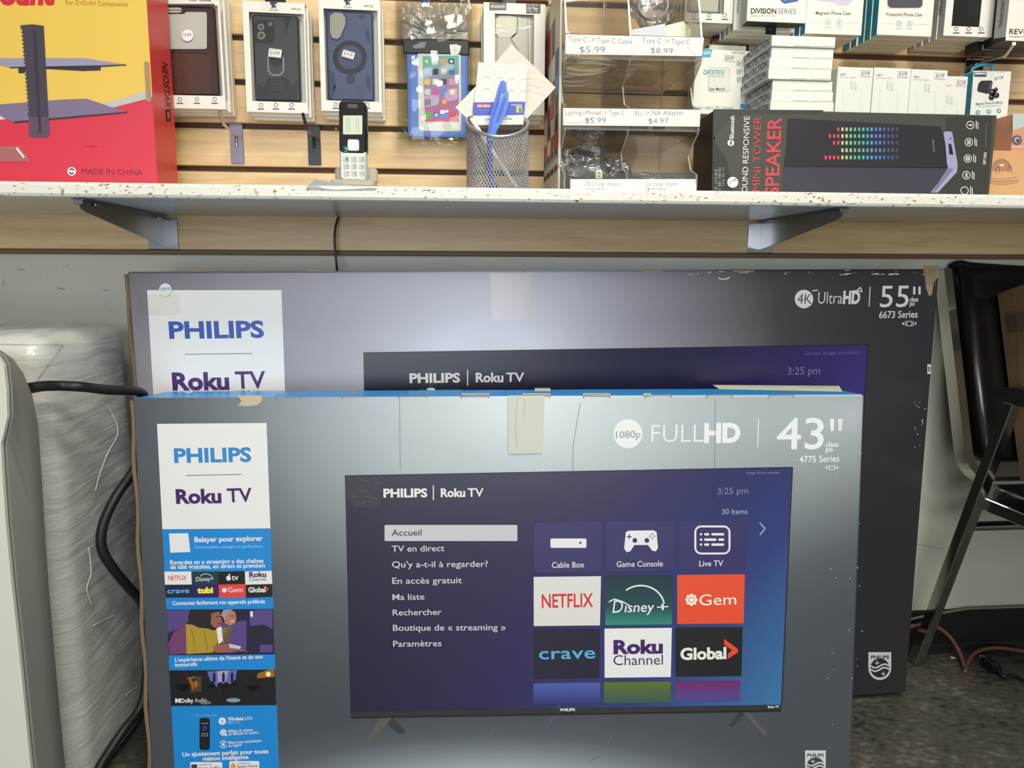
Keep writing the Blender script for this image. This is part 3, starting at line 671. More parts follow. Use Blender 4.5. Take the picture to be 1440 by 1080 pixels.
p.rrect(323, 1069.5, 365, 1084, 2, LWHITE, 3); p.poly([(325, 1075), (328.5, 1071.5), (332, 1075), (332, 1079), (325, 1079)], M((228, 150, 60), .4), 4); p.text('Apple Home', (334, 1079.5), (363, 1078), INK, 5, 4); p.text('Compatible avec', (334, 1073.5), (352, 1073), INK, 2.2, 4)
mb.build('side_label', tv43, 'white and blue side label full of small pictures and writing')

# ---- screen picture of the small box
screen_mat('menu_sky', [(0, (36, 34, 56)), (0.25, (44, 40, 84)), (0.6, (48, 62, 118)), (1, (58, 114, 164))], 0.45, 0.62)
mb = MB(); p = Print(mb, F43, 2)
p.poly([(485, 669), (1114, 657), (1099, 991), (493, 1001)], 'menu_sky')
p.poly([(493, 1000.5), (1099, 990.5), (1098.5, 1000.5), (493.5, 1010)], M((44, 45, 46), .4), 1); p.line([(493.5, 1008.8), (1098.5, 999)], 1.4, BLACK, 2)
p.line([(485, 669), (1114, 657)], 1.2, BLACK, 1); p.line([(1114, 657), (1099, 991)], 2.2, M((44, 44, 50), .4), 1)
p.text('PHILIPS', (788, 999.5), (808.5, 999), LWHITE, 3.8, 3, 0.03); p.rect(790, 1001, 806, 1004, BLACK, 3); p.text('Roku TV', (1079.5, 995), (1095, 994.5), LWHITE, 3, 3, 0.03)
p.poly([(486, 669), (530, 668), (538, 690), (536, 712), (500, 714), (487, 700)], M((52, 50, 62), .5), 1)
for i in range(16):
    x = random.uniform(489, 532); y = random.uniform(672, 708); p.line([(x, y), (x+random.uniform(-8, 8), y+random.uniform(-5, 5))], .9, M((84, 84, 92), .5), 2)
logo_pair(p, 539.5, 601, 609.5, 620, 680, 699, 11.5, M((224, 222, 222), .45), -1)
p.text('3:25 pm', (1009, 695), (1052, 694), M((122, 118, 160), .45), 9, 1); p.text('30 Items', (1015, 723), (1051, 722.5), M((160, 158, 184), .45), 7.5, 1); p.text("Image d'écran simulée", (1050, 666.5), (1096, 666), M((130, 126, 160), .45), 3.5, 1)
p.line([(1068, 735), (1075.5, 743), (1068.5, 752)], 1.8, M((150, 160, 196), .45), 1)
grad_mat('menu_button', [(0, (150, 150, 160)), (1, (206, 206, 210))], None)
SCR = mb.build('screen_picture', tv43, 'printed television picture with a French menu')
mb = MB(); p = Print(mb, F43, 4)
p.poly(rr_pts(541, 738, 727.5, 760.5, 1.2), M((192, 192, 198), .4), 0)
mb2 = MB(); p = Print(mb2, F43, 5)
p.text('Accueil', (551, 753), (593, 752.5), M((54, 52, 70), .5), 8.5, 0, .008)
for s_, y, x1 in (('TV en direct', 775.5, 625), ("Qu'y a-t-il à regarder?", 797.5, 686), ('En accès gratuit', 820.5, 649.5), ('Ma liste', 843.5, 597), ('Rechercher', 865, 621), ('Boutique de « streaming »', 886.5, 711), ('Paramètres', 909, 621)):
    x0 = 551+(y-752)*0.014; p.text(s_, (x0, y), (x1, y-.9), M((206, 205, 214), .45), 8.5, 0, .003)
mb.build('menu_button', SCR, 'pale highlighted menu bar'); mb2.build('menu_text', SCR, 'white menu words')
def tile(name, q, m, draw, label):
    mb = MB(); p = Print(mb, F43, 4); p.poly(q, m); draw(p); mb.build(name, SCR, label)
def tq(r_, c_):
    xs = [[(750.5, 845), (851, 946), (952, 1047)], [(750.5, 844), (850, 944.5), (949.5, 1044)]][r_][c_]
    y0, y1 = [(811, 880), (885, 954)][r_]; k_ = -c_*1.4
    return [(xs[0], y0+k_), (xs[1], y0+k_-1), (xs[1]-1.5, y1+k_-1), (xs[0]+.2, y1+k_)]
INDIGO = M((50, 47, 96), .4, name='menu_tile_indigo')
def ic0(p):
    p.rrect(774, 757, 824.5, 770, 2, M((222, 222, 226), .4), 1); p.disc(816, 763, 1.6, INDIGO, 2); p.text('Cable Box', (776, 798), (821.5, 797.5), M((214, 214, 222), .45), 8, 1, .004)
def ic1(p):
    g = M((222, 222, 226), .4)
    p.poly([(880, 748), (884, 746), (919, 745.5), (923, 748), (925, 770), (922, 775), (917, 774), (911, 766), (892, 766), (886, 775), (881, 776), (877.5, 771)], g, 1)
    for x in (892.5, 909.5): p.disc(x, 759.5, 3.4, INDIGO, 2)
    p.rect(881, 753.5, 888, 755, INDIGO, 2); p.rect(884, 750.5, 885.3, 758, INDIGO, 2)
    for dx, dy in ((0, -3), (0, 3), (-3, 0), (3, 0)): p.disc(917+dx, 753.5+dy, 1.1, INDIGO, 2, None, 8)
    p.text('Game Console', (867, 797), (932, 796), M((214, 214, 222), .45), 8, 1, .004)
def ic2(p):
    g = M((222, 222, 226), .4); pts = rr_pts(977.5, 740, 1025.5, 778, 8); p.line(pts+[pts[0]], 2.6, g, 1)
    for y, segs in ((751, ((984, 987), (990, 997), (1000, 1018))), (758.5, ((984, 987), (990, 1007), (1010, 1018))), (765.5, ((984, 987), (990, 997), (1000, 1018)))):
        for a, b_ in segs: p.rrect(a, y-1.6, b_, y+1.6, 1.2, g, 1, 3)
    p.text('Live TV', (983, 796), (1016.5, 795.5), M((214, 214, 222), .45), 8, 1, .004)
for q, fn, nm in (([(751, 735), (847, 733), (846, 804), (751, 805)], ic0, 'cable box'), ([(853, 733), (948, 732), (947, 803), (852, 804)], ic1, 'game controller'), ([(954, 732), (1050, 731), (1049, 801), (953, 802)], ic2, 'television guide')):
    tile('menu_tile', q, INDIGO, fn, 'dark blue menu tile with a white %s icon' % nm)
def nf(p): p.text('NETFLIX', (762, 854), (834, 852.5), REDT, 19, 2, .015)
def dn(p):
    w_ = M((226, 230, 228), .4)
    p.text('D', (861, 861.5), (876, 861), w_, 18, 1, -.004, .2); p.text('isney', (878, 860.5), (920, 859.5), w_, 14, 1, .004, .15); p.text('+', (924, 860), (940, 859), w_, 13, 1)
    p.ring(901, 853, 33, 2.0, w_, 1, 30, 20, .15, 2.25); p.line([(856, 846), (864, 842), (876, 846), (886, 852)], 1.6, w_, 1)
def gm(p):
    g = M((240, 226, 214), .4)
    p.disc(972, 843, 3.2, g, 1)
    for i in range(8):
        a = i*pi/4; p.disc(972+6.2*cos(a), 843+6.2*sin(a), 2.5, g, 1, None, 10)
    p.text('Gem', (983, 851), (1035, 849.5), g, 15.5, 1)
def cr(p): p.text('crave', (758, 926.5), (837, 925), M((86, 166, 208), .4), 17, 1, .012, 0, 1.05)
def rc(p):
    p.text('Roku', (862.5, 918.5), (932, 917.5), RKP, 18.5, 1, .045); p.text('Channel', (862.5, 935), (932, 934), M((52, 30, 82), .45), 14.5, 1)
def gl(p):
    p.text('Global', (956.5, 927), (1021, 925.5), M((226, 226, 224), .4), 16, 1, .035); p.poly([(1018, 898), (1037, 912), (1037, 917), (1023, 926), (1023, 919), (1029.5, 914), (1018, 906)], ORG, 1)
m, nt, b = nodes_mat('teal_tile'); tc = nt.nodes.new('ShaderNodeTexCoord'); s = nt.nodes.new('ShaderNodeSeparateXYZ'); nt.links.new(tc.outputs['Generated'], s.inputs[0])
r = ramp(nt, [(0, (48, 136, 116)), (0.35, (28, 70, 74)), (1, (22, 46, 56))], s.outputs['Z']); nt.links.new(r.outputs[0], b.inputs['Base Color']); b.inputs['Roughness'].default_value = .4
for (r_, c_), m_, fn, nm in (((0, 0), M((214, 213, 208), .4), nf, 'white menu tile with red lettering'), ((0, 1), 'teal_tile', dn, 'dark teal menu tile with white script'), ((0, 2), M((222, 76, 44), .4), gm, 'orange menu tile with white lettering'),
                             ((1, 0), M((30, 26, 46), .4), cr, 'dark blue menu tile with light blue lettering'), ((1, 1), LWHITE, rc, 'white menu tile with purple lettering'), ((1, 2), M((26, 25, 27), .4), gl, 'black menu tile with white lettering and orange arrow')):
    tile('menu_tile', tq(r_, c_), m_, fn, nm)
grad_mat('tile_blue', (76, 92, 166), (46, 50, 110)); grad_mat('tile_green', (92, 112, 30), (56, 80, 80)); grad_mat('tile_plum', (112, 30, 100), (70, 70, 140))
for x0, x1, y0, y1, mm, nm in ((750, 844, 960.5, 990, 'tile_blue', 'blue'), (849, 943, 959, 988.5, 'tile_green', 'green'), (949, 1041, 957.5, 986.5, 'tile_plum', 'plum')):
    tile('menu_tile', [(x0, y0), (x1, y0-1), (x1, y1-1), (x0, y1)], mm, lambda p: None, 'cut off %s menu tile' % nm)
# ------------------------------------------------------------------ goods on and above the shelf
Y_BACK = D_SLAT-0.0012
def front(x0, y1, x1, Y, y0=None, roll=0.0):
    """frame of a box front lying in the plane y = Y: origin at its lower left"""
    O = W(x0, y1, Y); w = W(x1, y1, Y).x-O.x; h = (W(x0, y0, Y).z-O.z) if y0 is not None else None
    return tilted(O, 0, 0, roll), w, h
def price(p, x, y, w, h, t, m=PINKINK, rot=0.0, l=3):
    d = lambda a, b_: (x+a*cos(rot)-b_*sin(rot), y+a*sin(rot)+b_*cos(rot))
    p.poly([d(-w/2, -h/2), d(w/2, -h/2), d(w/2, h/2), d(-w/2, h/2)], LWHITE, l)
    p.line([d(-w/2, -h/2+1), d(w/2, -h/2+1)], .5, m, l+1); p.line([d(-w/2, h/2-1), d(w/2, h/2-1)], .5, m, l+1)
    p.text(t, d(-w*.38, h*.22), d(w*.38, h*.22), INK, h*.45, l+1)

# ---- mount carton, red and yellow
YA = 1.236
fr, w, h = front(-170, 262, 222, YA, -40); O = fr.p(0, 0); fr = tilted(Vector((O.x, YA, ZS_T+0.0005)), 0, 0, -0.6); fr.O.z += 0.0064
w = W(221.5, 255, YA).x-O.x; h = W(0, -45, YA).z-ZS_T
REDC = M((208, 52, 72), 0.36, name='red_print'); YELC = M((226, 190, 84), 0.36, name='yellow_print'); RSIDE = M((206, 56, 54), 0.35, name='red_side')
t = thing('mount_box', 'red and yellow carton with a picture of a wall mount with two glass plates', 'box', fr.p(w/2, 0, -0.045))
mb = MB(); mb.cbox(fr, 0, w, 0, h, -0.0893, 0, YELC, 0.0006, {'a1': RSIDE, 'b1': RSIDE, 'a0': RSIDE, 'e': RSIDE}); p = Print(mb, fr, 1, w-.0004)
p.poly([(-165, 150), (-60, 168), (0, 167), (20, 168), (100, 158), (160, 150), (211, 137.5), (240, 137.5), (240, 262), (-165, 262)], REDC)
p.poly([(143, 146), (175, 138), (208, 126.5), (240, 126), (240, 137.5), (211, 138), (160, 151), (120, 156)], M((186, 184, 180), .4), 1); p.poly([(-60, 162), (0, 160), (6, 168), (-60, 171)], M((216, 210, 206), .4), 1)
PLT = M((148, 146, 168), .4, name='print_glass'); PLT2 = M((122, 108, 136), .4, name='print_glass_dark'); COLM = M((66, 60, 72), .4, name='print_column'); DKE = M((54, 46, 58), .4)
p.poly([(-110, 110), (0, 82), (120, 82), (178, 91), (145, 92.5), (14, 95), (0, 91), (-110, 104)], PLT, 2)
p.poly([(26, 95), (142, 93), (142, 99), (118, 100), (64, 97), (36, 98), (35, 103), (26, 103)], DKE, 1); p.poly([(14, 94.5), (145, 92), (178, 90.6), (178, 92), (145, 94), (14, 96)], DKE, 3)
p.poly([(-110, 165), (0, 147), (90, 140), (122, 139), (179, 158), (20, 172), (0, 163), (-110, 180)], PLT2, 2); p.poly([(20, 171), (179, 157), (179, 159), (20, 173.5)], DKE, 3)
teeth = [(29, 36)]
for i in range(22): teeth += [(29+i*.45+.5, 40+i*5.4), (31.5+i*.45+.5, 42+i*5.4), (31.5+i*.45+.7, 44.5+i*5.4), (29.2+i*.45+.7, 45.2+i*5.4)]
p.poly([(62, 36.5), (46, 34.5)]+teeth+[(41, 165), (69, 165)], COLM, 4); p.poly([(41, 165), (69, 165), (70, 190), (67, 193), (44, 193), (41, 191)], M((92, 72, 92), .4), 4)
p.poly([(44, 43), (51, 43), (53, 75), (59, 187), (54, 187), (55, 180), (48, 75), (48, 48)], DKE, 5)
p.text('mount', (-31, 5.5), (79.5, 5.5), M((200, 36, 56), .4), 27, 1, .05, .2); p.text('For DVD/AV Components', (93, 6.5), (179.5, 9), M((186, 128, 36), .4), 6, 1)
p.text('MADE IN CHINA', (115.5, 245), (201, 246.5), M((120, 24, 40), .45), 8, 1)
p.disc(101, 241, 6, LWHITE, 1); p.ring(101, 241, 3.4, 1.8, BLACK, 2, None, 10, .3, 2.6); p.ring(101, 241, 3.4, 1.8, BLACK, 2, None, 10, 3.4, 5.7)
p.poly([(118, 205), (130, 204), (138, 206), (130, 208)], M((196, 20, 44), .4), 1)
sd = Fr(fr.p(w, 0, 0), -fr.n, fr.v, fr.u); p2 = Print(mb, sd)
p2.text('NEOSTAR', (227, 86), (232.5, 150), BLACK, 22, 1, .008, 0); p2.poly([(232, 154), (239.5, 153), (240, 170), (233.5, 171)], BLACK, 1); p2.poly([(234, 158), (238, 157), (238, 166), (235, 167)], RSIDE, 2)
mb.build('carton', t)
mb = MB(); a0, b0 = fr.px(206.5, 144); a1, b1 = fr.px(216, 87)
pts = rr_pts(a0, b0, min(a1, w-.002), b1, 0.0035); mb.prism(fr, pts, 0.0003, 0.0016, KRAFT); mb.build('hand_hole', t, 'kraft lined hand hole')
mb = MB(); p = Print(mb, fr, 7); p.poly([(-100, 207), (28, 206), (44, 227), (-100, 228)], 'tape_film'); p.line([(24, 208), (35, 222)], 3, OFFW, 1); mb.build('tape', t)

# ---- hanging phone case boxes with a window
def icons(p, pts, m=INK):
    for x, y in pts:
        p.ring(x, y-2.2, 2.6, .7, m, 1, None, 12); p.rect(x-4.5, y+2.6, x+4.5, y+4, m, 1)
def window_box(rect, win, Y, T, label, group, roll=0, case=None, head=None, foot=None, side=None, cat='phone case', clear_right=True, carton=WCARD, back_m=None):
    x0, y0, x1, y1 = rect
    fr, w, h = front(x0, y1, x1, Y, y0, roll)
    t = thing('phone_case_box', label, cat, fr.p(w/2, 0, -T/2), group)
    a0, b0 = fr.px(win[0], win[3]); a1, b1 = fr.px(win[2], win[1]); a1 = min(a1, w-.0025); b1 = min(b1, h-.003)
    g = .0006
    mb = MB(); S = side or carton
    mb.cbox(fr, 0, w, 0, h, -T, -T+g, back_m or carton, .0003)
    mb.cbox(fr, 0, w, 0, g, -T+g, -g, carton, .0002); mb.cbox(fr, 0, w, h-g, h, -T+g, -g, carton, .0002)
    mb.cbox(fr, 0, g, g, h-g, -T+g, -g, S, .0002)
    if not clear_right: mb.cbox(fr, w-g, w, g, h-g, -T+g, -g, S, .0002)
    mb.cbox(fr, 0, w, 0, b0, -g, 0, carton, .0002); mb.cbox(fr, 0, w, b1, h, -g, 0, carton, .0002)
    mb.cbox(fr, 0, a0, b0, b1, -g, 0, carton, .0002); mb.cbox(fr, a1, w, b0, b1, -g, 0, carton, .0002)
    p = Print(mb, fr)
    if foot: foot(p)
    if head: head(p)
    mb.build('carton', t)
    if case:
        mb = MB(); case(mb, fr, a0, b0, a1, b1, T); 
        if mb.v: mb.build('phone_case', t)
        mb = MB(); mb.poly([fr.p(a0-.001, b0-.001, -.0007), fr.p(a1+.001, b0-.001, -.0007), fr.p(a1+.001, b1+.001, -.0007), fr.p(a0-.001, b1+.001, -.0007)], 'clear_film')
        if clear_right: mb.poly([fr.p(w-.0002, b0, -.001), fr.p(w-.0002, b0, -T+.001), fr.p(w-.0002, b1, -T+.001), fr.p(w-.0002, b1, -.001)], 'clear_film')
        mb.build('window_pane', t)
    return t, fr, w, h
def stack_behind(rect, Y, T, n, labels, group, roll=0, dx=0.0, carton=WCARD, side=None, name='phone_case_box', cat='phone case', jig=.0012, dz=-.0004):
    """the slimmer cartons hanging behind the front one"""
    x0, y0, x1, y1 = rect
    fr0, w, h = front(x0, y1, x1, Y, y0, roll)
    for i in range(n):
        fr = fr0.at(dx*(i+1)+random.uniform(-jig, jig), dz*(i+1)+random.uniform(-jig, 0)*.5, -(T+.0004)*(i+1))
        t = thing(name, labels[i] if isinstance(labels, list) else labels, cat, fr.p(w/2, 0, -T/2), group)
        mb = MB(); mb.cbox(fr, 0, w, 0, h, -T, 0, carton, .0006, {'a0': side} if side else None); mb.build('carton', t)
LEATH = M((84, 44, 38), .45, name='brown_leather', bump=.3, bscale=500); LEATH2 = M((66, 34, 38), .45, name='maroon_leather')
def case_leather(mb, fr, a0, b0, a1, b1, T):
    c1 = -.0015; mb.cbox(fr, a0+.002, a1-.006, b0+.0005, b1-.001, -.010, c1-.001, LEATH2, .003)
    p = Print(mb, fr.at(0, 0, c1-.001))
    p.rrect(220, 17, 291, 69, 3, M((206, 206, 204), .5), 1); p.rect(216, 75, 297, 132, LEATH, 1); p.line([(216, 74.5), (296, 75.5)], .8, BLACK, 2)
    p.rrect(226, 9, 262, 20, 5, M((40, 38, 44), .4), 2); p.rrect(226, 11, 256, 18, 4, M((206, 204, 190), .4), 3)
def foot_icons(xs, y): return lambda p: icons(p, [(x, y) for x in xs])
YB = 1.334; TB = .0165
def head_logo(x, y, s1, x2): 
    def f(p):
        p.poly([(x-4, y-6), (x+3, y-6), (x+6, y-3), (x+1, y-2), (x+4, y+1), (x+3, y+4), (x+1, y+2), (x-3, y+4), (x-2, y), (x-5, y-3)], INK, 1); p.text('KTNG', (x-5, y+7.5), (x+6, y+7.7), INK, 2.4, 1)
        p.text(s1, (x2, y+6), (x2+13, y+6.4), INK, 3, 1)
    return f
t, fr, w, h = window_box((205, -16, 317.6, 151.5), (212, 8, 306, 133), YB, TB, 'phone case box with a brown leather case and round price sticker, beside the red carton', None, .2, case_leather,
    lambda p: (p.text('FLIP CASE', (266, 1.5), (297, 2), INK, 4, 1, .02), p.rect(214, 5.5, 302, 8.3, M((70, 66, 70), .5), 1)), foot_icons((253, 277, 302), 142))
mb = MB(); p = Print(mb, fr.at(0, 0, -.0004)); p.disc(264, 50, 8.3, LWHITE, 4); p.text('19.99', (258.5, 51.5), (269.5, 51), INK, 3.4, 5); mb.build('price_sticker', t)
stack_behind((205, -16, 317.6, 151.5), YB, TB, 2, ['white carton right behind the brown leather case box', 'rearmost white carton behind the brown leather case box'], None, .2, .0022, dz=-.0016)
DKC = M((72, 74, 82), .38, name='charcoal_case'); DKC2 = M((50, 52, 58), .35, name='charcoal_case_dark'); NAVY = M((82, 93, 136), .4, name='navy_case'); NAVY2 = M((58, 66, 104), .4, name='navy_case_dark')
def case_ring(mb, fr, a0, b0, a1, b1, T):
    mb.cbox(fr, a0+.003, a1-.009, b0+.001, b1-.002, -.012, -.003, DKC, .004); p = Print(mb, fr.at(0, 0, -.003))
    p.rrect(358, 28, 386, 60, 6, DKC2, 1)
    for x, y, r_ in ((367, 38, 4.6), (367.5, 50, 5.6), (380, 34, 3)): p.disc(x, y, r_, M((150, 150, 146), .3), 2); p.disc(x, y, r_*.6, M((90, 90, 92), .3), 3)
    p.poly([(359, 116), (372, 122), (376, 110), (404, 110), (412, 122), (418, 112), (418, 140), (359, 140)], DKC2, 1)
    for y in (114, 118, 122, 126): p.line([(381, y), (399, y)], 1.3, DKC, 2)
    p.poly([(400, 26), (410, 24), (404, 40), (402, 52)], DKC2, 1)
    p.disc(388, 84, 9, DKC2, 1)
    p.line([(377, 80), (377.5, 99), (382, 105.5), (394, 106), (399, 100), (398.5, 80)], 2.2, M((170, 170, 172), .25, .8), 2)
def case_navy(mb, fr, a0, b0, a1, b1, T):
    mb.cbox(fr, a0+.002, a1-.008, b0+.0005, b1-.001, -.012, -.003, NAVY, .004); p = Print(mb, fr.at(0, 0, -.003))
    p.poly([(461, 20), (468, 16), (482, 16.5), (488, 24), (488, 36), (480, 55), (474, 58), (466, 56), (462, 46)], NAVY2, 1)
    p.poly([(464, 22), (470, 18), (481, 18.5), (486, 25), (485.5, 35), (478.5, 52), (474, 55), (467, 53), (464, 45)], M((168, 168, 160), .4), 2)
    p.disc(492, 81, 24, M((44, 44, 52), .35), 1); p.disc(492, 81, 17.5, NAVY2, 2); p.disc(492, 81, 16.3, M((72, 82, 122), .4), 3)
    p.disc(493, 111.5, 6, M((50, 52, 62), .4), 1); p.disc(493, 111.5, 4, NAVY2, 2)
    for q in ([(463, 98), (470, 102), (472, 122), (466, 140), (463, 130)], [(514, 40), (519, 44), (520, 62), (515, 54)], [(516, 104), (521, 108), (521, 130), (515, 122)], [(503, 22), (514, 20), (511, 28)]): p.poly(q, NAVY2, 1)
    for q in ([(470, 120), (486, 126), (482, 140), (468, 140)], [(500, 122), (512, 118), (512, 140), (504, 140)]): p.poly(q, M((78, 88, 130), .4), 1)
t, fr, w, h = window_box((347, 1, 433, 157), (355, 20, 428, 142), YB, TB, 'phone case box with a charcoal case that has a metal ring holder', None, -.5, case_ring, head_logo(384.5, 8, 'SAM A16', 410), foot_icons((367, 388, 410), 150))
mb = MB(); p = Print(mb, fr.at(0, 0, -.0005)); price(p, 387, 75, 18, 12, '$14.99', PINKINK, .12, 4); mb.build('price_sticker', t)
stack_behind((347, 1, 433, 157), YB, TB, 2, ['white carton right behind the charcoal ring case box', 'rearmost white carton behind the charcoal ring case box'], None, -.5, .0018, dz=-.0026)
t, fr, w, h = window_box((452, -6, 537, 155.5), (458.5, 15, 531, 141), YB, TB, 'phone case box with a slate blue case with round magnet ring, behind the cordless phone', None, -.4, case_navy, head_logo(488.5, 4, 'SAM S25', 512), foot_icons((472, 494, 516), 149))
mb = MB(); p = Print(mb, fr.at(0, 0, -.0005)); price(p, 490, 77, 17, 10, '$19.99', PINKINK, .28, 4); mb.build('price_sticker', t)
stack_behind((452, -6, 537, 155.5), YB, TB, 2, ['white carton right behind the slate blue case box', 'rearmost white carton behind the slate blue case box'], None, -.4, .0012, dz=-.0030)

# ---- slatwall hooks
def hook(plate, tip, elbow, Ytip, m, label, mw=None, top=True, Yel=None):
    x0, y0, x1, y1 = plate
    A = W(x0, y0, Y_BACK); B = W(x1, y1, Y_BACK); cx = (A.x+B.x)/2
    fr = Fr((A.x, Y_BACK, B.z), (1, 0, 0), (0, 0, 1), (0, -1, 0))
    t = thing('slatwall_hook', label, 'hook', (cx, Y_BACK, B.z))
    mb = MB(); w = B.x-A.x; h = A.z-B.z
    mb.cbox(fr, 0, w, 0, h, 0.0, 0.0016, m, .0005); mb.cbox(fr, 0, w, h-.0025, h, 0.0016, 0.004, m, .0005)
    mb.build('back_plate', t)
    P0 = Vector((cx, Y_BACK-.002, B.z+h*.42)); P1 = Vector((cx, Y_BACK-.002, B.z+h*.68))
    T_ = W(*tip, Ytip); E_ = W(*elbow, Yel if Yel else Ytip+.03)
    mb = MB(); mb.tube([P0, P1-Vector((0, 0, .004)), P1+Vector((0, -.004, 0))]+spl([P1+Vector((0, -.010, 0)), E_+(P1-E_)*.15, E_, T_], 6)[1:], 0.0026, mw or m, 8)
    mb.build('wire_arm', t)
    return t
hook((322.5, 174, 344, 230.5), (309, 156.5), (314.5, 174), 1.17, M((128, 118, 130), .38, .6, name='hook_plate_grey'), 'silver slatwall hook with a grey back plate, under the brown leather case', Yel=1.20, mw=M((190, 188, 180), .2, 1.0, name='hook_steel'))
hook((432, 176, 452, 232.5), (426, 160), (431.5, 181), 1.17, BLACKPL, 'black slatwall hook under the charcoal ring case', Yel=1.20)
hook((371, -40, 402, 4), (388, -45), (388, -35), 1.26, BLACKPL, 'black slatwall hook above the charcoal ring case, cut by the photo')
mb = MB(); c = W(473, 182, Y_BACK); mb.tube([c, c-Vector((0, .004, 0))], .003, M((150, 120, 80), .6), 10); tag(mb.build('wall_screw', loc=c), 'small screw in the slatwall left of the cordless phone', 'screw')

# ---- waterproof pouch in clear bag
def pouch_pack(x0, x1, y0, y1, Y, label, full):
    fr, w, h = front(x0, y1, x1, Y, y0)
    t = thing('pouch_pack', label, 'pouch', fr.p(w/2, 0, -.006), 'clear bags of waterproof phone pouches')
    mb = MB()
    if full: mb.cbox(fr, .002, w-.002, .002, h, -.012, -.011, 'clear_film', .0005)
    N = 14; K = 20
    def zf(a, b): 
        e = min(a, 1-a)*6; return min(1, e)*(.004+.0016*sin(a*23+b*7)+.0012*sin(b*31-a*5))
    vs = [fr.p(w*i/N, h*j/K, -.010+(zf(i/N, j/K) if full else .004)+.009*min(1, min(i, N-i)/2)) for j in range(K+1) for i in range(N+1)]
    fs = [(j*(N+1)+i, j*(N+1)+i+1, (j+1)*(N+1)+i+1, (j+1)*(N+1)+i) for j in range(K) for i in range(N)]
    mb.add(vs, fs, 'clear_film', True); mb.build('clear_bag', t)
    if not full: return t
    f2 = fr.at(0, 0, -.0085); PB = M((78, 118, 208), .3, name='pouch_blue'); 
    a0, b0 = f2.px(574, 192); a1, b1 = f2.px(658, 73)
    mb = MB(); mb.cbox(f2, a0, a1, b0, b1, -.002, 0, PB, .0009); p = Print(mb, f2)
    p.rrect(578, 78, 654, 189, 6, M((100, 140, 222), .3), 1); mb.build('pouch', t, 'blue pouch')
    a0, b0 = f2.px(567, 75.5); a1, b1 = f2.px(660, 57)
    mb = MB(); mb.cbox(f2, a0, a1, b0, b1, -.003, .003, M((34, 36, 44), .35), .002); mb.build('clamp', t, 'black locking clamp')
    a0, b0 = f2.px(589, 184); a1, b1 = f2.px(648, 75.5)
    mb = MB(); mb.prism(f2, rr_pts(a0, b0, a1, b1, .006), .0012, .0016, LWHITE); p = Print(mb, f2.at(0, 0, .0016))
    m_ = 'phone_wall'
    if m_ not in MATS: grad_mat(m_, [(0, (206, 100, 150)), (.45, (170, 120, 180)), (1, (90, 190, 190))], None, 'Z')
    p.disc(622, 178, 4, M((214, 212, 210), .4), 1)
    mb.build('phone_card', t, 'white card in the shape of a phone')
    mb = MB(); p = Print(mb, f2.at(0, 0, .0020)); p.poly([(594, 79), (645, 78), (645.5, 171), (598, 171)], m_)
    cols = [[(90, 200, 90), LWHITE.name, (226, 160, 110), (70, 70, 76)], [(150, 190, 220), (30, 30, 30), (226, 200, 180), (60, 120, 160)], [(240, 210, 120), (226, 226, 220), (60, 70, 90), (230, 150, 190)], [(200, 220, 210), (200, 90, 170), (70, 150, 220), (226, 170, 120)], [(50, 50, 56), (150, 150, 156), (230, 130, 50), None]]
    for j, row in enumerate(cols+[[(80, 200, 80), (60, 140, 220), (90, 160, 226), (230, 80, 90)]]):
        y = 86.5+j*14.3+(4 if j == 5 else 0)
        for i, c in enumerate(row):
            if c is None: continue
            x = 600+i*11.6+j*.4; p.rrect(x-4.3, y-4.3, x+4.3, y+4.3, 1.4, LWHITE if isinstance(c, str) else M(c, .45), 1, 3)
            if (i+j) % 3 == 0: p.disc(x, y, 2.2, LWHITE, 2, None, 10)
    mb.build('screen_card', t, 'printed screen with rows of app icons')
    # crumpled clear strap at the top
    f3 = fr.at(0, 0, -.004); mb = MB(); N = 26; K = 16; rnd = random.Random(3)
    vs = []
    for j in range(K+1):
        for i in range(N+1):
            x = 566+(i/N)*92; y = 5+(j/K)*50; ang = math.atan2(x-613, 52-y)
            fold = sin(ang*16)*.0022*min(1, (52-y)/14 if y < 52 else 0)+rnd.uniform(-.0009, .0009)
            a, b_ = f3.px(x, y); vs.append(f3.p(a, b_, .001+fold))
    fs = [(j*(N+1)+i, (j+1)*(N+1)+i, (j+1)*(N+1)+i+1, j*(N+1)+i+1) for j in range(K) for i in range(N)]
    mb.add(vs, fs, 'crinkled_film', False); mb.build('crumpled_strap', t, 'crumpled shiny clear plastic')
    return t
pouch_pack(558, 666, -8, 196, 1.352, 'clear bag with a blue waterproof pouch and a picture of a phone with app icons', True)
pouch_pack(562, 671, -6, 204, 1.372, 'clear plastic bag behind the blue waterproof pouch, only its edges showing', False)
hook((592, -50, 606, 6), (598, -60), (598, -45), 1.30, M((60, 80, 150), .5), 'blue tipped slatwall hook above the waterproof pouch')

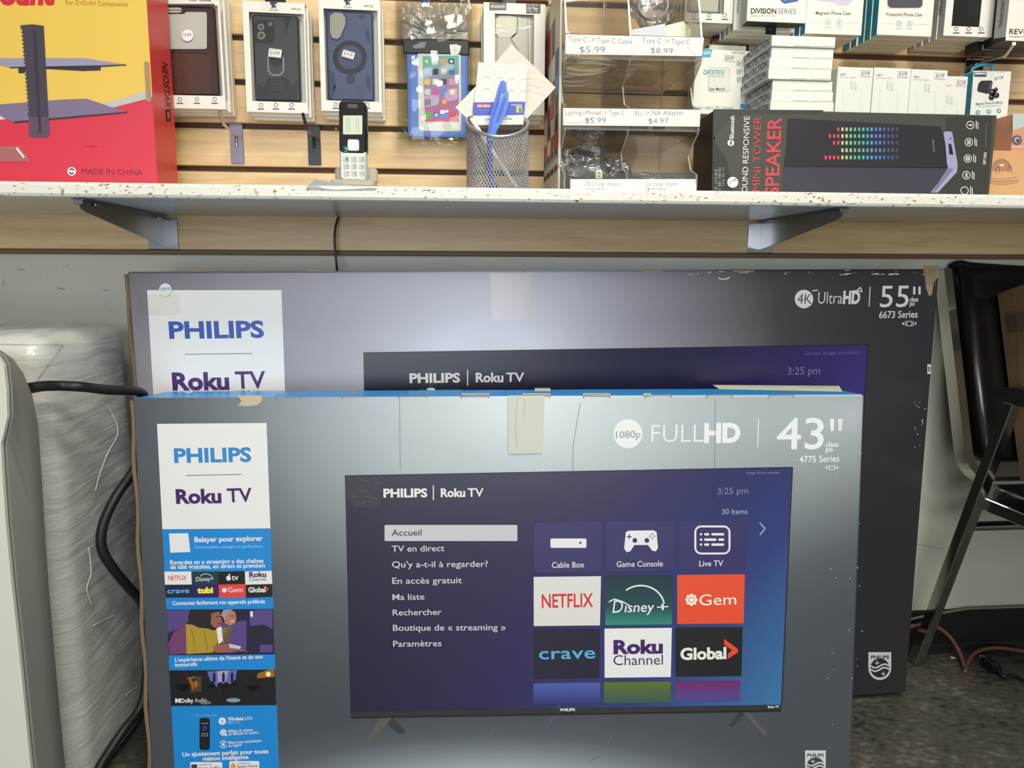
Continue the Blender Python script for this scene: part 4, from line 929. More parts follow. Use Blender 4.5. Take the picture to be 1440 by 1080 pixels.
# ---- clear case box with teal side
def case_clear(mb, fr, a0, b0, a1, b1, T):
    p = Print(mb, fr.at(0, 0, -.008)); p.rect(692, 18, 756, 160, M((196, 190, 178), .5), 0)
    a, b_ = fr.px(700, 150); c, d = fr.px(748, 24)
    mb.prism(fr, rr_pts(a, b_, c, d, .01), -.0078, -.005, M((206, 204, 196), .2)); p = Print(mb, fr.at(0, 0, -.005))
    p.rrect(697.5, 22, 726, 53, 8, M((222, 220, 208), .2), 1); p.line([(728, 24), (727, 46), (718, 54), (722, 60), (735, 82)], 2, M((150, 144, 132), .3), 1); p.line([(742, 24), (743, 90)], 1.2, M((160, 154, 140), .3), 1); p.line([(747, 30), (748, 90)], 1.2, M((160, 154, 140), .3), 1)
def head_choe(p):
    p.rect(688, 4, 712, 14.5, M((92, 92, 90), .45), 1); p.text('choetech', (690, 11), (710, 11.2), LWHITE, 4.5, 2, .01)
    p.rrect(740, 5, 760, 19, 1, M((70, 70, 72), .45), 1); p.text('For iPhone', (742, 8.5), (757, 8.7), OFFW, 2.6, 2); p.text('14 Max', (742, 13.5), (757, 13.8), OFFW, 3.4, 2, .02); p.text('15 16', (742, 17), (756, 17.2), OFFW, 2.4, 2)
t, fr, w, h = window_box((680.5, 3, 765.5, 160), (696, 21, 751, 140), YB, TB, 'phone case box with clear case and grey logo tab, behind the white sticker sheets', None, 0, case_clear, head_choe, None, TEAL, clear_right=False)
stack_behind((680.5, 3, 765.5, 160), YB, TB, 2, ['white carton with teal side right behind the clear case box', 'rearmost carton with teal side behind the clear case box'], None, 0, -.0018, dz=-.0045, side=TEAL)
hook((706, -45, 726, 5), (716, -60), (716, -45), 1.28, BLACKPL, 'black slatwall hook above the clear phone case box')

# ---- cordless phone in its charging cradle
YP = 1.118
fr, w, h = front(478.5, 262, 515.5, YP, 141); base = Vector((fr.O.x, YP, ZS_T+.012))
fr = tilted(base, 0, 4, -.6); h = (W(497, 141.5, YP+.008).z-base.z)
t = thing('cordless_phone', 'black and silver cordless phone handset standing in its cradle at the shelf edge', 'phone', fr.p(w/2, 0, -.012))
SILV = M((214, 216, 210), .3, .2, name='silver_plastic'); mb = MB()
def rprism(mb, fr, a0, a1, b0, b1, c0, c1, r, m, ch=.002):
    P = rr_pts(a0, b0, a1, b1, r); Q = rr_pts(a0+ch, b0+ch, a1-ch, b1-ch, max(r-ch, .0005)); n = len(P)
    vs = [fr.p(a, b_, c0) for a, b_ in P]+[fr.p(a, b_, c1-ch) for a, b_ in P]+[fr.p(a, b_, c1) for a, b_ in Q]
    fs = [(i+n*k, (i+1) % n+n*k, (i+1) % n+n*(k+1), i+n*(k+1)) for k in (0, 1) for i in range(n)]
    mb.add(vs, fs, m, True); mb.add(vs[2*n:], [tuple(range(n))], m); mb.add(vs[:n], [tuple(range(n))[::-1]], m)
rprism(mb, fr, 0, w, 0, h, -.022, 0, .006, SILV); mb.build('body', t, 'silver lower body')
_, bs = fr.px(497, 216.5)
mb = MB(); rprism(mb, fr, -.0006, w+.0006, bs, h+.0006, -.0226, .0012, .007, M((22, 22, 26), .22, name='gloss_black'), .0025); FP = mb.build('faceplate', t, 'glossy black upper face')
ff = fr.at(0, 0, .0012)
mb = MB(); p = Print(mb, ff); p.rrect(482.5, 162.5, 509.5, 189, 1, M((206, 214, 190), .25, name='lcd'), 0)
for x in (487, 489.5, 492, 501, 504): p.line([(x, 165), (x+.5, 185)], .6, M((150, 160, 130), .3), 1)
mb.build('display', FP, 'pale green display')
mb = MB(); p = Print(mb, ff); p.rrect(488, 146, 503.5, 152.5, 3, M((60, 58, 52), .3), 0); 
for y in (148, 150.5): p.line([(490, y), (502, y)], .7, M((120, 112, 90), .3), 1)
mb.build('earpiece', FP)
a, b_ = ff.px(489, 212); c, d = ff.px(505, 196.5)
mb = MB(); rprism(mb, ff, a, c, b_, d, 0, .0015, .003, M((226, 226, 224), .3), .0006); mb.build('navigation_button', FP, 'white navigation button')
mb = MB(); p = Print(mb, ff); p.line([(484, 207), (488, 212), (487, 206)], 1.3, M((40, 190, 110), .4), 0); p.rect(483.5, 212.6, 488.5, 213.4, M((40, 190, 110), .4), 0); mb.build('talk_key', FP, 'green talk symbol')
keys = ['1', '2', '3', '4', '5', '6', '7', '8', '9', '*', '0', '#']
for i, kx in enumerate(keys):
    r_, c_ = divmod(i, 3); x = 487+c_*11+r_*.3; y = 223.5+r_*10.1
    mb = MB(); a, b_ = fr.px(x-4.3, y+3.9); c, d = fr.px(x+4.3, y-3.9); rprism(mb, fr, a, c, b_, d, 0, .0012, .0016, M((196, 198, 190), .35, name='key_grey'), .0004)
    p = Print(mb, fr.at(0, 0, .0012)); p.text(kx, (x-.2, y+2.4), (x+2.4, y+2.4), M((96, 96, 96), .5), 4.6, 0, 0); p.rect(x-2.8, y-.2, x-1.4, y+.7, M((130, 130, 126), .5), 0); mb.build('key', t)
cb = Vector((W(470, 262, YP+.02).x, YP+.035, ZS_T+.0004)); cw = W(530, 262, YP+.02).x-cb.x
t2 = thing('charging_cradle', 'low grey charging cradle holding the cordless phone', 'cradle', cb+Vector((cw/2, 0, 0)))
fc = tilted(cb, 0, 0); mb = MB(); mb.cbox(fc, 0, cw, 0, .011, -.01, .050, M((176, 168, 150), .45, name='cradle_grey'), .003)
mb.cbox(fc, 0, cw, .011, .034, -.01, .006, M('cradle_grey'), .003); mb.build('base', t2)
mb = MB()                                               # folded grey sheet on the shelf edge
g = M((156, 162, 172), .5, name='grey_sheet')
Yq = YS-.0065
pts = [(432, 262.5, Yq), (443, 252, YS+.02), (490, 262, YS+.004), (530, 264.5, Yq), (528, 267, Yq), (470, 267.5, Yq), (430, 266, Yq)]
q = [W(*a) for a in pts]; zz = ZS_T+.0012
for v in q: v.z = max(v.z, zz) if v.y > YS else v.z
n = len(q); mb.add(q+[v+Vector((0, .0006, -.0002)) for v in q], [tuple(range(n))[::-1], tuple(range(n, 2*n))]+[(i, (i+1) % n, (i+1) % n+n, i+n) for i in range(n)], g)
tag(mb.build('paper_sheet', loc=q[0]), 'folded grey sheet hanging over the shelf edge below the cordless phone', 'paper')

# ---- mesh pen cup with its contents
YC = 1.160
L_ = W(656.5, 230, YC); R2 = W(742.5, 230, YC); CC = Vector(((L_.x+R2.x)/2, YC, ZS_T+.0005)); CR = (R2.x-L_.x)/2
zb = W(700, 166.5, YC+CR).z; zf = W(690, 192, YC-CR).z
def rim(a):  # a = 0 at the front
    return zb-(zb-zf)*((1+cos(a))/2)**1.6
def cupp(a, z, r=None): r = r or CR; return Vector((CC.x+r*sin(a), CC.y-r*cos(a), z))
t = thing('pen_cup', 'silver wire mesh pen cup with a scooped front', 'cup', CC)
SILM = M((176, 178, 180), .35, .75, name='silver_paint')
mb = MB(); NH = 62
for s_ in (1, -1):
    for kk in range(NH):
        a = 2*pi*kk/NH; z = CC.z; pts = [cupp(a, z)]
        while True:
            a += s_*.05; z += .05*CR*1.75
            if z > rim(a): break
            pts.append(cupp(a, z))
        mb.tube(pts, .00075, SILM, 3, False)
mb.build('wire_mesh', t)
mb = MB(); pts = [cupp(2*pi*i/48, rim(2*pi*i/48)) for i in range(49)]; mb.tube(pts, .0028, SILM, 8, False); mb.build('rim', t, 'smooth silver rim')
mb = MB(); n = 32; mb.add([cupp(2*pi*i/n, CC.z+.002) for i in range(n)]+[cupp(2*pi*i/n, CC.z) for i in range(n)], [tuple(range(n)), tuple(range(n, 2*n))[::-1]]+[(i, i+n, (i+1) % n+n, (i+1) % n) for i in range(n)], SILM); mb.build('base', t)
def sheet(name, q, Y, m, label, draw=None, lean=6, th=.0012, cat='paper'):
    O = W(q[0][0], q[0][1], Y); fr = tilted(O, 0, lean)
    pts = [fr.px(*a) for a in q]; mb = MB(); mb.prism(fr, pts, -th, 0, m)
    if draw: draw(Print(mb, fr))
    return tag(mb.build(name, loc=O), label, cat)
PAPER = M((226, 224, 214), .6, name='sheet_white', mottled=.03)
def circ(p):
    for r_ in range(4):
        for c_ in range(4):
            x = 678+c_*17.3-r_*1.0+8; y = 100+r_*16.5+c_*1.2
            if y < 141: p.ring(x, y, 8, .5, M((190, 188, 182), .6), 0, None, 24)
    p.poly([(665.5, 144), (738.5, 143), (737, 161.5), (665, 162.5)], M((52, 80, 190), .45, name='sheet_blue'), 1)
    p.rrect(670, 146.5, 691, 152, 2.5, M((200, 60, 70), .45), 2); p.text('hot king', (672, 150.8), (689, 150.6), LWHITE, 3.6, 3, .02)
    p.text('labels', (719, 149), (734, 148.6), LWHITE, 2.6, 2); p.rect(726, 149.5, 734, 158.5, M((206, 196, 70), .5), 2); p.poly([(729, 152), (733, 152), (733, 158), (730, 158)], M((60, 130, 80), .5), 3)
    p.line([(666, 156), (725, 155.6)], .5, M((110, 130, 210), .5), 2); p.text('COLOUR', (702, 165.5), (713, 165.2), INK, 3, 1, .02); p.text('Labels Etiquettes', (683, 169), (720, 168), INK, 2.6, 1)
sheet('label_sheet', [(664, 176), (736, 175), (742, 92), (672.7, 87.6)], YC+.016, PAPER, 'pack of round white labels with a blue band, front of the pen cup', circ, 5, .002, 'sticker sheet')
sheet('label_sheet', [(741, 167), (781.5, 123), (719, 62), (676, 112)], YC+.026, M((214, 208, 194), .6, name='sheet_cream', mottled=.05), 'cream sheet turned on its corner, right behind the blue banded labels', lambda p: [p.line([(700+i*5, 84+i*6.4), (741+i*5-4, 68+i*11)], .3, M((196, 190, 178), .6), 0) for i in range(1, 7)], 5, .0012, 'sticker sheet')
sheet('label_sheet', [(656.5, 166), (700, 172), (690, 106), (678, 112), (640.5, 151)], YC+.0215, M((222, 216, 200), .6, name='sheet_ivory'), 'ivory sheet sticking out at the left of the pen cup', None, 5, .0012, 'sticker sheet')
def stick(name, a, b_, r, m, label, r1=None, cat='pen', tipm=None):
    mb = MB(); mb.tube([a, b_], r, m, 12, True, r1)
    if tipm: d = (a-b_).normalized(); mb.tube([a, a+d*.004], r*.9, tipm, 10, True, r*.6)
    return tag(mb.build(name, loc=b_), label, cat)
zc0 = CC.z+.004
stick('pencil', W(662.5, 167, YC-.012), Vector((CC.x+.028, YC-.032, zc0)), .0034, M((232, 232, 230), .4), 'white pencil leaning to the right inside the pen cup', None, 'pencil')
stick('marker', W(661.5, 164.5, YC+.004), Vector((CC.x-.006, YC-.028, zc0+.001)), .0042, M((118, 116, 110), .45), 'grey marker at the left edge of the pen cup', None, 'marker')
BLU = M((44, 98, 204), .32, name='blue_plastic'); fr = tilted(W(687, 192, YC-.018), 0, 4)
t = thing('plastic_tongs', 'bright blue plastic tool with two long prongs in the pen cup', 'tool', fr.O)
def outline(mb, fr, q, c0, c1, m):
    mb.prism(fr, [fr.px(*a) for a in q], c0, c1, m)
mb = MB(); outline(mb, fr, [(684, 200), (689, 166), (700, 124), (703.5, 115), (708, 113.5), (712, 117), (712.2, 127), (706, 131), (700, 146), (694, 172), (690, 200)], -.004, .002, BLU)
outline(mb, fr, [(693, 160), (702, 128), (705, 120), (707.5, 121), (704, 132), (695.5, 163)], .0021, .0026, M((34, 80, 176), .35)); mb.build('prong', t)
mb = MB(); outline(mb, fr, [(686, 200), (692, 174), (702, 144), (707, 133), (711.5, 130), (714.8, 134), (714, 150), (709, 166), (699, 184), (693, 200)], .0034, .009, M((58, 116, 214), .32, name='blue_plastic_light'))
outline(mb, fr, [(697, 172), (704, 150), (709.5, 138), (710.8, 142), (707, 158), (699, 174)], .0091, .0098, M((34, 76, 170), .35)); mb.build('prong', t)
mb = MB(); B0 = fr.p(0, 0, 0); mb.tube([W(688, 194, YC-.02), Vector((CC.x-.012, YC-.028, zc0))], .0045, BLU, 10, True, .003); mb.build('shaft', t)

# ---- tall printed board beside the organiser
YK0, YK1 = 1.205, Y_BACK
XA = W(784.5, 260, YK0).x
t = thing('printed_board', 'tall thin board with colour blocks on its edge side, standing left of the acrylic organiser', 'board', (XA+.002, (YK0+YK1)/2, ZS_T))
fr = Fr((XA, YK1, ZS_T+.0004), (0, -1, 0), (0, 0, 1), (-1, 0, 0)); H = W(780, -30, YK0).z-ZS_T; D_ = YK1-YK0
mb = MB(); mb.cbox(fr, 0, D_, 0, H, -.004, 0, M((206, 196, 176), .5), .0004); p = Print(mb, fr)
rnd = random.Random(11); z = 0
CB = [(190, 50, 50), (196, 192, 180), (34, 34, 36), (196, 192, 180), (60, 150, 200), (40, 40, 44), (200, 196, 184), (150, 52, 44), (214, 208, 190), (60, 56, 54), (168, 46, 46), (40, 60, 110)]
zz = [0, .012, .045, .056, .066, .072, .085, .11, .14, .17, .20, .24, .30, .40]
for i in range(len(zz)-1):
    if zz[i+1] > H: break
    for j in range(4):
        a = D_*j/4; c = CB[i] if i < 6 else CB[rnd.randrange(len(CB))] if i < 12 else CB[1]
        mb.poly([fr.p(a+.001, zz[i], LAY), fr.p(a+D_/4-.003*(i % 3), zz[i], LAY), fr.p(a+D_/4-.003*(i % 3), zz[i+1]-.001, LAY), fr.p(a+.001, zz[i+1]-.001, LAY)], M(c if i < len(CB) else CB[1], .45))
mb.build('printed_side', t)

# ---- acrylic organiser
YL = 1.172; XL = W(795, 80, YL).x; XR = W(987, 80, YL).x; XM = W(889, 82, YL).x-.004
z1 = W(890, 83, YL).z; z2 = W(890, 183, YL).z; z3 = ZS_T+.0006; ZT = W(890, -40, 1.30).z
YLB = Y_BACK-.001
t = thing('acrylic_organiser', 'clear acrylic organiser with three tiers and handwritten paper price labels', 'organiser', ((XL+XR)/2, YL+.1, ZS_T))
lipH = W(890, 50, YL).z-z1
def tiers(): return [(z1, ZT), (z2, z1), (z3, z2)]
prof = [(YLB, z3), (YL, z3)]
for (zf_, zn) in ((z3, z2), (z2, z1)):
    prof += [(YL, zf_+lipH), (YL+.030, zf_+lipH+.012), (YL+.045, zn-.030), (YL, zn-.003)]
prof += [(YL, z1+lipH), (YL+.05, ZT), (YLB, ZT)]
for nm, X in (('side_panel', XL), ('divider', XM), ('side_panel', XR-.0025)):
    f2 = Fr((X, 0, 0), (0, 1, 0), (0, 0, 1), (1, 0, 0)); mb = MB(); mb.prism(f2, prof if nm != 'divider' else [(YLB-.0005 if y == YLB else y+.003, min(z, ZT-.001)) for y, z in prof], 0.0, .0025, 'acrylic', 'acrylic_edge'); mb.build(nm, t)
for (zf_, zn) in tiers():
    mb = MB(); f2 = Fr((XL+.0027, YLB-.003, zf_), (1, 0, 0), (0, -1, 0), (0, 0, 1))
    mb.prism(f2, [(0, 0), (XR-XL-.0054, 0), (XR-XL-.0054, YLB-.003-YL-.0035), (0, YLB-.003-YL-.0035)], 0.0, .0025, 'acrylic', 'acrylic_edge'); mb.build('shelf', t)
    mb = MB(); f2 = Fr((XL, YL, zf_), (1, 0, 0), (0, 0, 1), (0, -1, 0)); mb.prism(f2, [(0, 0), (XR-XL, 0), (XR-XL, lipH), (0, lipH)], .0003, .0025, 'acrylic', 'acrylic_edge'); mb.build('front_lip', t)
mb = MB(); f2 = Fr((XL, YLB, z3), (1, 0, 0), (0, 0, 1), (0, -1, 0)); mb.prism(f2, [(0, 0), (XR-XL, 0), (XR-XL, ZT-z3), (0, ZT-z3)], 0, .0025, 'acrylic', 'acrylic_edge'); mb.build('back_panel', t)
lf = Fr((XL, YL-.0034, 0), (1, 0, 0), (0, 0, 1), (0, -1, 0))
PEN = M((104, 106, 142), .6, name='ballpoint_ink')
def plabel(q, lines, label):
    mb = MB(); pts = [lf.px(*a) for a in q]; mb.prism(lf, pts, -.0004, 0, M((234, 231, 218), .6, name='label_paper')); p = Print(mb, lf)
    for s_, p0, p1, h_ in lines: p.text(s_, p0, p1, PEN, h_, 0, -.009)
    x = (q[0][0]+q[1][0])/2+2; p.line([(x, q[0][1]), (x, q[0][1]-23)], .35, M((206, 204, 192), .6), 0)
    return mb, p
mb, p = plabel([(795, 76), (987, 79), (990, 53), (795.5, 48.5)], [('Type C → Type C Cable'.replace('→', '->'), (799, 58), (889, 62), 6.5), ('$5.99', (815, 74), (851, 74), 8), ('Type C -> Type C', (903, 60), (970, 62.5), 6.5), ('$8.99', (915, 74.5), (946, 75.5), 7)], '')
p.line([(966, 66), (970, 72), (978, 78)], .4, PEN, 0); mb.build('paper_label', t, 'paper label for type C cables on the top tier')
mb, p = plabel([(792, 176), (984, 178), (985, 154.5), (792, 152)], [('Lighting (iPhone) -> Type C', (795, 161.5), (878, 161.5), 6), ('$5.99', (823, 173.5), (852, 173), 7.5), ('EU -> NA Adapter', (893, 162), (962, 161.5), 6), ('$4.97', (912, 174), (940, 173.5), 7)], '')
p.line([(795, 172.5), (812, 173.5), (835, 166), (848, 154)], .4, PEN, 0); mb.build('paper_label', t, 'paper label for adapters on the middle tier')
mb, p = plabel([(802, 276), (980, 278), (978, 252), (802, 252)], [('USB Charger Adapter', (821, 261.5), (873, 261.5), 6), ('$5.99', (824, 271), (850, 271), 6), ('Car charger adapter', (908, 262), (953, 261), 6), ('$9.99', (910, 271), (935, 271), 6)], '')
mb.build('paper_label', t, 'paper label for charger adapters on the bottom tier')

def blob(mb, c, rx, ry, rz, m, seed, amp=.18, sub=3, flat=0.0):
    bm = bmesh.new(); bmesh.ops.create_icosphere(bm, subdivisions=sub, radius=1); rnd = random.Random(seed)
    ph = [(rnd.uniform(2, 6), rnd.uniform(0, 6), Vector((rnd.uniform(-1, 1), rnd.uniform(-1, 1), rnd.uniform(-1, 1))).normalized()) for _ in range(7)]
    bm.verts.ensure_lookup_table(); vs = []
    for v in bm.verts:
        d = 1+sum(amp/3*sin(v.co.dot(k)*f_*1.6+o_) for f_, o_, k in ph)+rnd.uniform(-amp, amp)*.18
        q = v.co*d; z = max(q.z, -1+flat); vs.append(Vector((c[0]+q.x*rx, c[1]+q.y*ry, c[2]+z*rz)))
    mb.add(vs, [tuple(v.index for v in f.verts) for f in bm.faces], m, amp < .3); bm.free()
def coil(x, y, z, r, n, m, label, rx=1.0, group=None, tube=.0022, tilt=0):
    mb = MB(); rnd = random.Random(int(x*1e4)+n); pts = []
    for i in range(n*18+1):
        a = 2*pi*i/18; rr = r*(1+.10*sin(a*.37+n))+rnd.uniform(-.0008, .0008)
        pts.append(Vector((x+rr*cos(a)*rx, y+rr*sin(a)*.9, z+tube+.0022*(i/18)+.0015*sin(a*2.3))))
    mb.tube(pts, tube, m, 7)
    o = mb.build('cable_coil', loc=(x, y, z)); tag(o, label, 'cable', group); 
    mb = MB(); mb.tube([Vector((x-r*rx*1.1, y+.004, z+tube*2+.002*n)), Vector((x-r*rx*.85, y, z+tube*2+.002*n+.001))], tube*1.9, m, 8); mb.build('plug', o, 'moulded plug end')
    return o
WCAB = M((222, 222, 214), .4, name='white_cable')
e = .0026
coil(XL+.052, YL+.085, z1+e, .036, 5, WCAB, 'white cable coiled on the top tier of the acrylic organiser, left compartment', 1.2)
coil(XL+.050, YL+.165, z1+e, .030, 4, M((196, 198, 198), .4), 'pale grey cable coiled at the back of the top tier, left compartment', 1.3)
for i in range(3):
    mb = MB(); x = XL+.006+i*.006; Y = YL+.030+i*.006; z = z1+e
    mb.tube(spl([(x, Y, z+.003), (x-.001, Y+.004, z+.03), (x+.003, Y+.006, z+.046-.004*i), (x+.008, Y+.004, z+.03), (x+.010, Y, z+.003)], 6), .0022, M((186, 204, 214), .4, name='pale_blue_cable'), 8)
    tag(mb.build('cable', loc=(x, Y, z)), 'pale blue looped cable end at the left of the top tier', 'cable', 'pale blue cable loops at the organiser')
def folded(q, Y, label, m, lean=20):
    O = W(*q[0], Y); O.z = max(O.z, z1+e+.0003); fr = tilted(O, 0, lean); mb = MB(); mb.prism(fr, [fr.px(*a) for a in q], 0, .0006, m); tag(mb.build('paper_slip', loc=O), label, 'paper')
folded([(889, 66), (941, 74), (935, 33.5), (888, 42)], YL+.05, 'bluish folded slip standing in the top tier, left one of the two', M((196, 200, 204), .6), 10)
folded([(925, 70), (968, 72), (971, 42), (961, 30), (937, 36)], YL+.075, 'cream folded slip standing in the top tier, right one of the two', M((232, 228, 206), .6), 10)
o = coil(XM+.045, YLB-.06, z1+e+.012, .033, 5, M((176, 174, 164), .4), 'grey coiled cable in a clear bag at the back of the top tier, right compartment', 1.15)
mb = MB(); cbag = W(918, 8, YL+.12); blob(mb, cbag, .042, .02, .036, 'bag_film', 5, .22)
tag(mb.build('cable_bag', loc=cbag), 'clear bag with a coiled cable standing up in the top tier, right compartment', 'bag')
mb = MB(); pts = []
for i in range(5*20): a = 2*pi*i/20; pts.append(cbag+Vector((.026*cos(a), .004*sin(i*.13), .022*sin(a)*(1+.1*sin(i*.21)))))
mb.tube(pts, .0024, M((196, 194, 186), .4), 6); 
tag(mb.build('cable_coil', loc=cbag), 'grey cable coiled upright inside the clear bag of the top tier', 'cable')
DK = M((40, 38, 38), .45, name='dark_rubber')
mb = MB(); f2 = Fr((XM+.030, YL+.17, z1+e), (1, 0, 0), (0, -1, 0), (0, 0, 1)); mb.cbox(f2, 0, .055, 0, .10, .0002, .0035, M((110, 96, 84), .6), .001); tag(mb.build('card_sleeve', loc=f2.O), 'flat brown sleeve lying in the right compartment of the top tier', 'sleeve')
# adapters on the middle tier
mb = MB(); f2 = tilted((XM+.012, YL+.035, z2+e+.0003), 0, 0); mb.cbox(f2, 0, .032, 0, .036, -.02, 0, DK, .003); mb.cbox(f2, .004, .010, .036, .041, -.012, -.008, STEEL, .0006)
tag(mb.build('plug_adapter', loc=f2.O), 'black plug adapter in the middle tier, left one of the two', 'adapter')
mb = MB(); blob(mb, Vector((XR-.052, YL+.05, z2+e+.017)), .011, .012, .0215, DK, 3, .03, 3, .2); mb.cbox(tilted((XR-.055, YL+.05, z2+e+.001), 0, 0), 0, .006, 0, .008, -.004, .012, DK, .001)
tag(mb.build('plug_adapter', loc=(XR-.052, YL+.05, z2+e)), 'round black plug adapter in the middle tier, right one of the two', 'adapter')
# bagged chargers on the bottom tier
def bagged(px, Y, rx, ry, rz, label, inner, seed, turn=0.2):
    c = W(*px, Y); c.z = max(c.z, z3+.004+rz*.85); t = thing('charger_bag', label, 'bag', (c.x, c.y, z3+.003), 'bagged chargers on the bottom tier')
    mb = MB(); blob(mb, c, rx, ry, rz, 'bag_film', seed, .3, 4, .15); mb.build('clear_bag', t)
    fi = tilted(Vector((c.x-rx*.55, c.y-ry*.3, c.z-rz*.45)), degrees_(turn), 10); mb = MB(); mb.cbox(fi, 0, rx*1.1, 0, rz*.95, -ry*.7, 0, inner, .004); mb.build('charger', t)
def degrees_(x): return x*57.3
bagged((822, 220), YL+.10, .042, .024, .024, 'clear bag with a black charger, topmost in the bottom tier of the organiser', M((40, 44, 54), .4), 21)
bagged((818, 240), YL+.045, .040, .020, .018, 'clear bag with a grey charger lying in front at the left of the bottom tier', M((130, 130, 126), .4), 22, .1)
bagged((864, 240), YL+.050, .024, .018, .020, 'clear bag with a dark charger beside the white plug, bottom tier', M((70, 72, 76), .4), 23, -.3)
bagged((915, 252), YL+.060, .026, .014, .010, 'small flat clear bag alone in the right compartment of the bottom tier', M((150, 146, 138), .4), 24, 0)
mb = MB(); f2 = tilted(W(838, 251, YL+.018), 5, 8); f2.O.z = max(f2.O.z, z3+.004); mb.cbox(f2, 0, .0115, 0, .013, -.011, 0, M((226, 222, 200), .4), .001); p = Print(mb, f2)
for b_ in (.003, .008): mb.poly([f2.p(.003, b_, LAY), f2.p(.008, b_, LAY), f2.p(.008, b_+.002, LAY), f2.p(.003, b_+.002, LAY)], INK)
tag(mb.build('usb_plug', loc=f2.O), 'small cream plug between the bags in the bottom tier', 'plug')

# ---- tower speaker carton
YO = 1.185
xo = W(1001.5, 262, YO).x; xe = W(1390, 268, YO).x; zt_ = (W(1003, 153.5, YO).z+W(1396, 162, YO).z)/2
fr = tilted(Vector((xo, YO, ZS_T+.0005)), -.4, 0, 0); ws = (xe-xo); hs_ = zt_-ZS_T-.0005
t = thing('speaker_box', 'long black carton for a mini tower speaker with rows of coloured light dots', 'box', fr.p(ws/2, 0, -.055))
GRP = M((72, 71, 64), .4, name='speaker_grey'); BKC = M((32, 31, 31), .42, name='speaker_black')
mb = MB(); mb.cbox(fr, 0, ws, 0, hs_, -.105, 0, GRP, .0015, {'a0': BKC, 'b1': BKC}); p = Print(mb, fr)
p.poly([(1003, 154), (1003, 195), (1022, 225), (1030, 270), (1001, 270)], M((50, 49, 46), .42), 0)
p.poly([(1003, 153.5), (1160, 155), (1150, 160), (1050, 160), (1024, 170), (1002, 195)], M((60, 59, 54), .42), 0)
p.poly([(1107, 168), (1112, 166.5), (1322, 178), (1330, 200), (1336, 240), (1312, 272), (1101, 272), (1102, 235), (1106, 200)], M((45, 42, 46), .38, name='speaker_print'), 1)
p.poly([(1102, 234), (1334, 236), (1312, 272), (1101, 272)], M((64, 60, 70), .38), 2); p.line([(1102, 234), (1334, 236)], 1.2, BLACK, 3)
p.poly([(1330, 165), (1396, 162), (1388, 272), (1312, 272), (1336, 240)], M((58, 57, 53), .4), 0)
WT = M((224, 222, 216), .45, name='speaker_white'); RT = M((196, 66, 80), .45, name='speaker_red')
p.disc(1027.5, 201, 4.6, WT, 2); p.line([(1025.6, 199), (1029.3, 202.5), (1027.5, 204.5), (1027.5, 197.3), (1029.3, 199.4), (1025.6, 203)], .7, BLACK, 3)
p.text('Bluetooth', (1031.5, 195), (1032.5, 163), WT, 6.3, 2, .015)
p.text('SOUND RESPONSIVE', (1050.5, 276), (1054, 163.5), WT, 8.5, 2, -.006); p.text('MINI TOWER', (1068, 269), (1070, 164), RT, 11, 2, -.004); p.text('SPEAKER', (1094, 275), (1098.5, 165), RT, 20, 2, .018)
for j in range(3):
    for i in range(12):
        if random.random() < .7: p.rect(1005+j*5, 236+i*2.7, 1008.5+j*5, 236+i*2.7+random.uniform(.6, 1.6), M((150, 148, 140), .5), 2)
rows = [(182, 1176), (191.5, 1163), (201, 1168), (211.5, 1181), (221.5, 1160)]
DC = {}
def dotc(x):
    for lim, c in ((1184, (206, 70, 84)), (1191, (170, 190, 130)), (1200, (120, 186, 140)), (1214, (84, 170, 140)), (1226, (70, 150, 190)), (1238, (72, 120, 190)), (1247, (78, 96, 160)), (1256, (76, 80, 130)), (1300, (72, 66, 104))):
        if x < lim: return M(c, .4)
for y, xs in rows:
    x = 1262
    for i in range(18):
        xx = 1260.5-i*5.87
        if xx < xs-1: break
        p.rrect(xx-1.6, y-2.6, xx+1.6, y+2.6, .8, dotc(xx), 3, 2)
p.poly([(1326, 187), (1329, 185), (1336, 185), (1338.5, 187), (1346, 232), (1345, 242), (1318, 271), (1308, 271), (1333, 238), (1331, 230), (1329, 205)], M((158, 152, 184), .35, name='speaker_lilac'), 4)
p.poly([(1333, 202), (1337, 203), (1340, 218), (1334, 217)], BKC, 5); p.poly([(1332, 236), (1340, 238), (1314, 270), (1310, 270)], M((120, 114, 150), .35), 5); p.disc(1336, 195, 1.2, BKC, 5, None, 8)
p.text('SOUND', (1314, 213), (1312.5, 196), M((150, 150, 150), .5), 2.4, 3)
for x, y in ((1364, 176), (1362, 200), (1360.5, 223), (1358.5, 246.5), (1356, 268)):
    p.ring(x, y, 5.3, .9, WT, 2, None, 20); p.rect(x+8, y-6, x+9, y+5, WT, 2); p.rect(x+10.5, y-4, x+11.3, y+6, WT, 2)
p.line([(1362, 176), (1367, 176)], 2, WT, 2); p.rect(1360, 197, 1361.6, 203, WT, 2); p.rect(1362.6, 197, 1364.2, 203, WT, 2); p.disc(1360.5, 223, 3, WT, 2); p.disc(1360.5, 223, 1.2, BKC, 3)
p.line([(1356.5, 244.5), (1360.4, 248.2), (1358.5, 250), (1358.5, 243), (1360.4, 244.8), (1356.5, 248.4)], .7, WT, 2)
p.text('SBT1003', (1385.5, 231.5), (1387, 214.5), WT, 4, 2, .01); p.line([(1386.5, 172), (1385.5, 208)], .5, M((130, 128, 120), .5), 2)
mb.build('carton', t)
mb = MB(); p = Print(mb, fr, 5); p.disc(1030, 256.5, 7.6, LWHITE); p.text('21.99', (1025, 259), (1035.5, 254.5), INK, 4, 1); mb.build('price_sticker', t, 'round white price sticker')
ZSP = fr.p(0, hs_).z

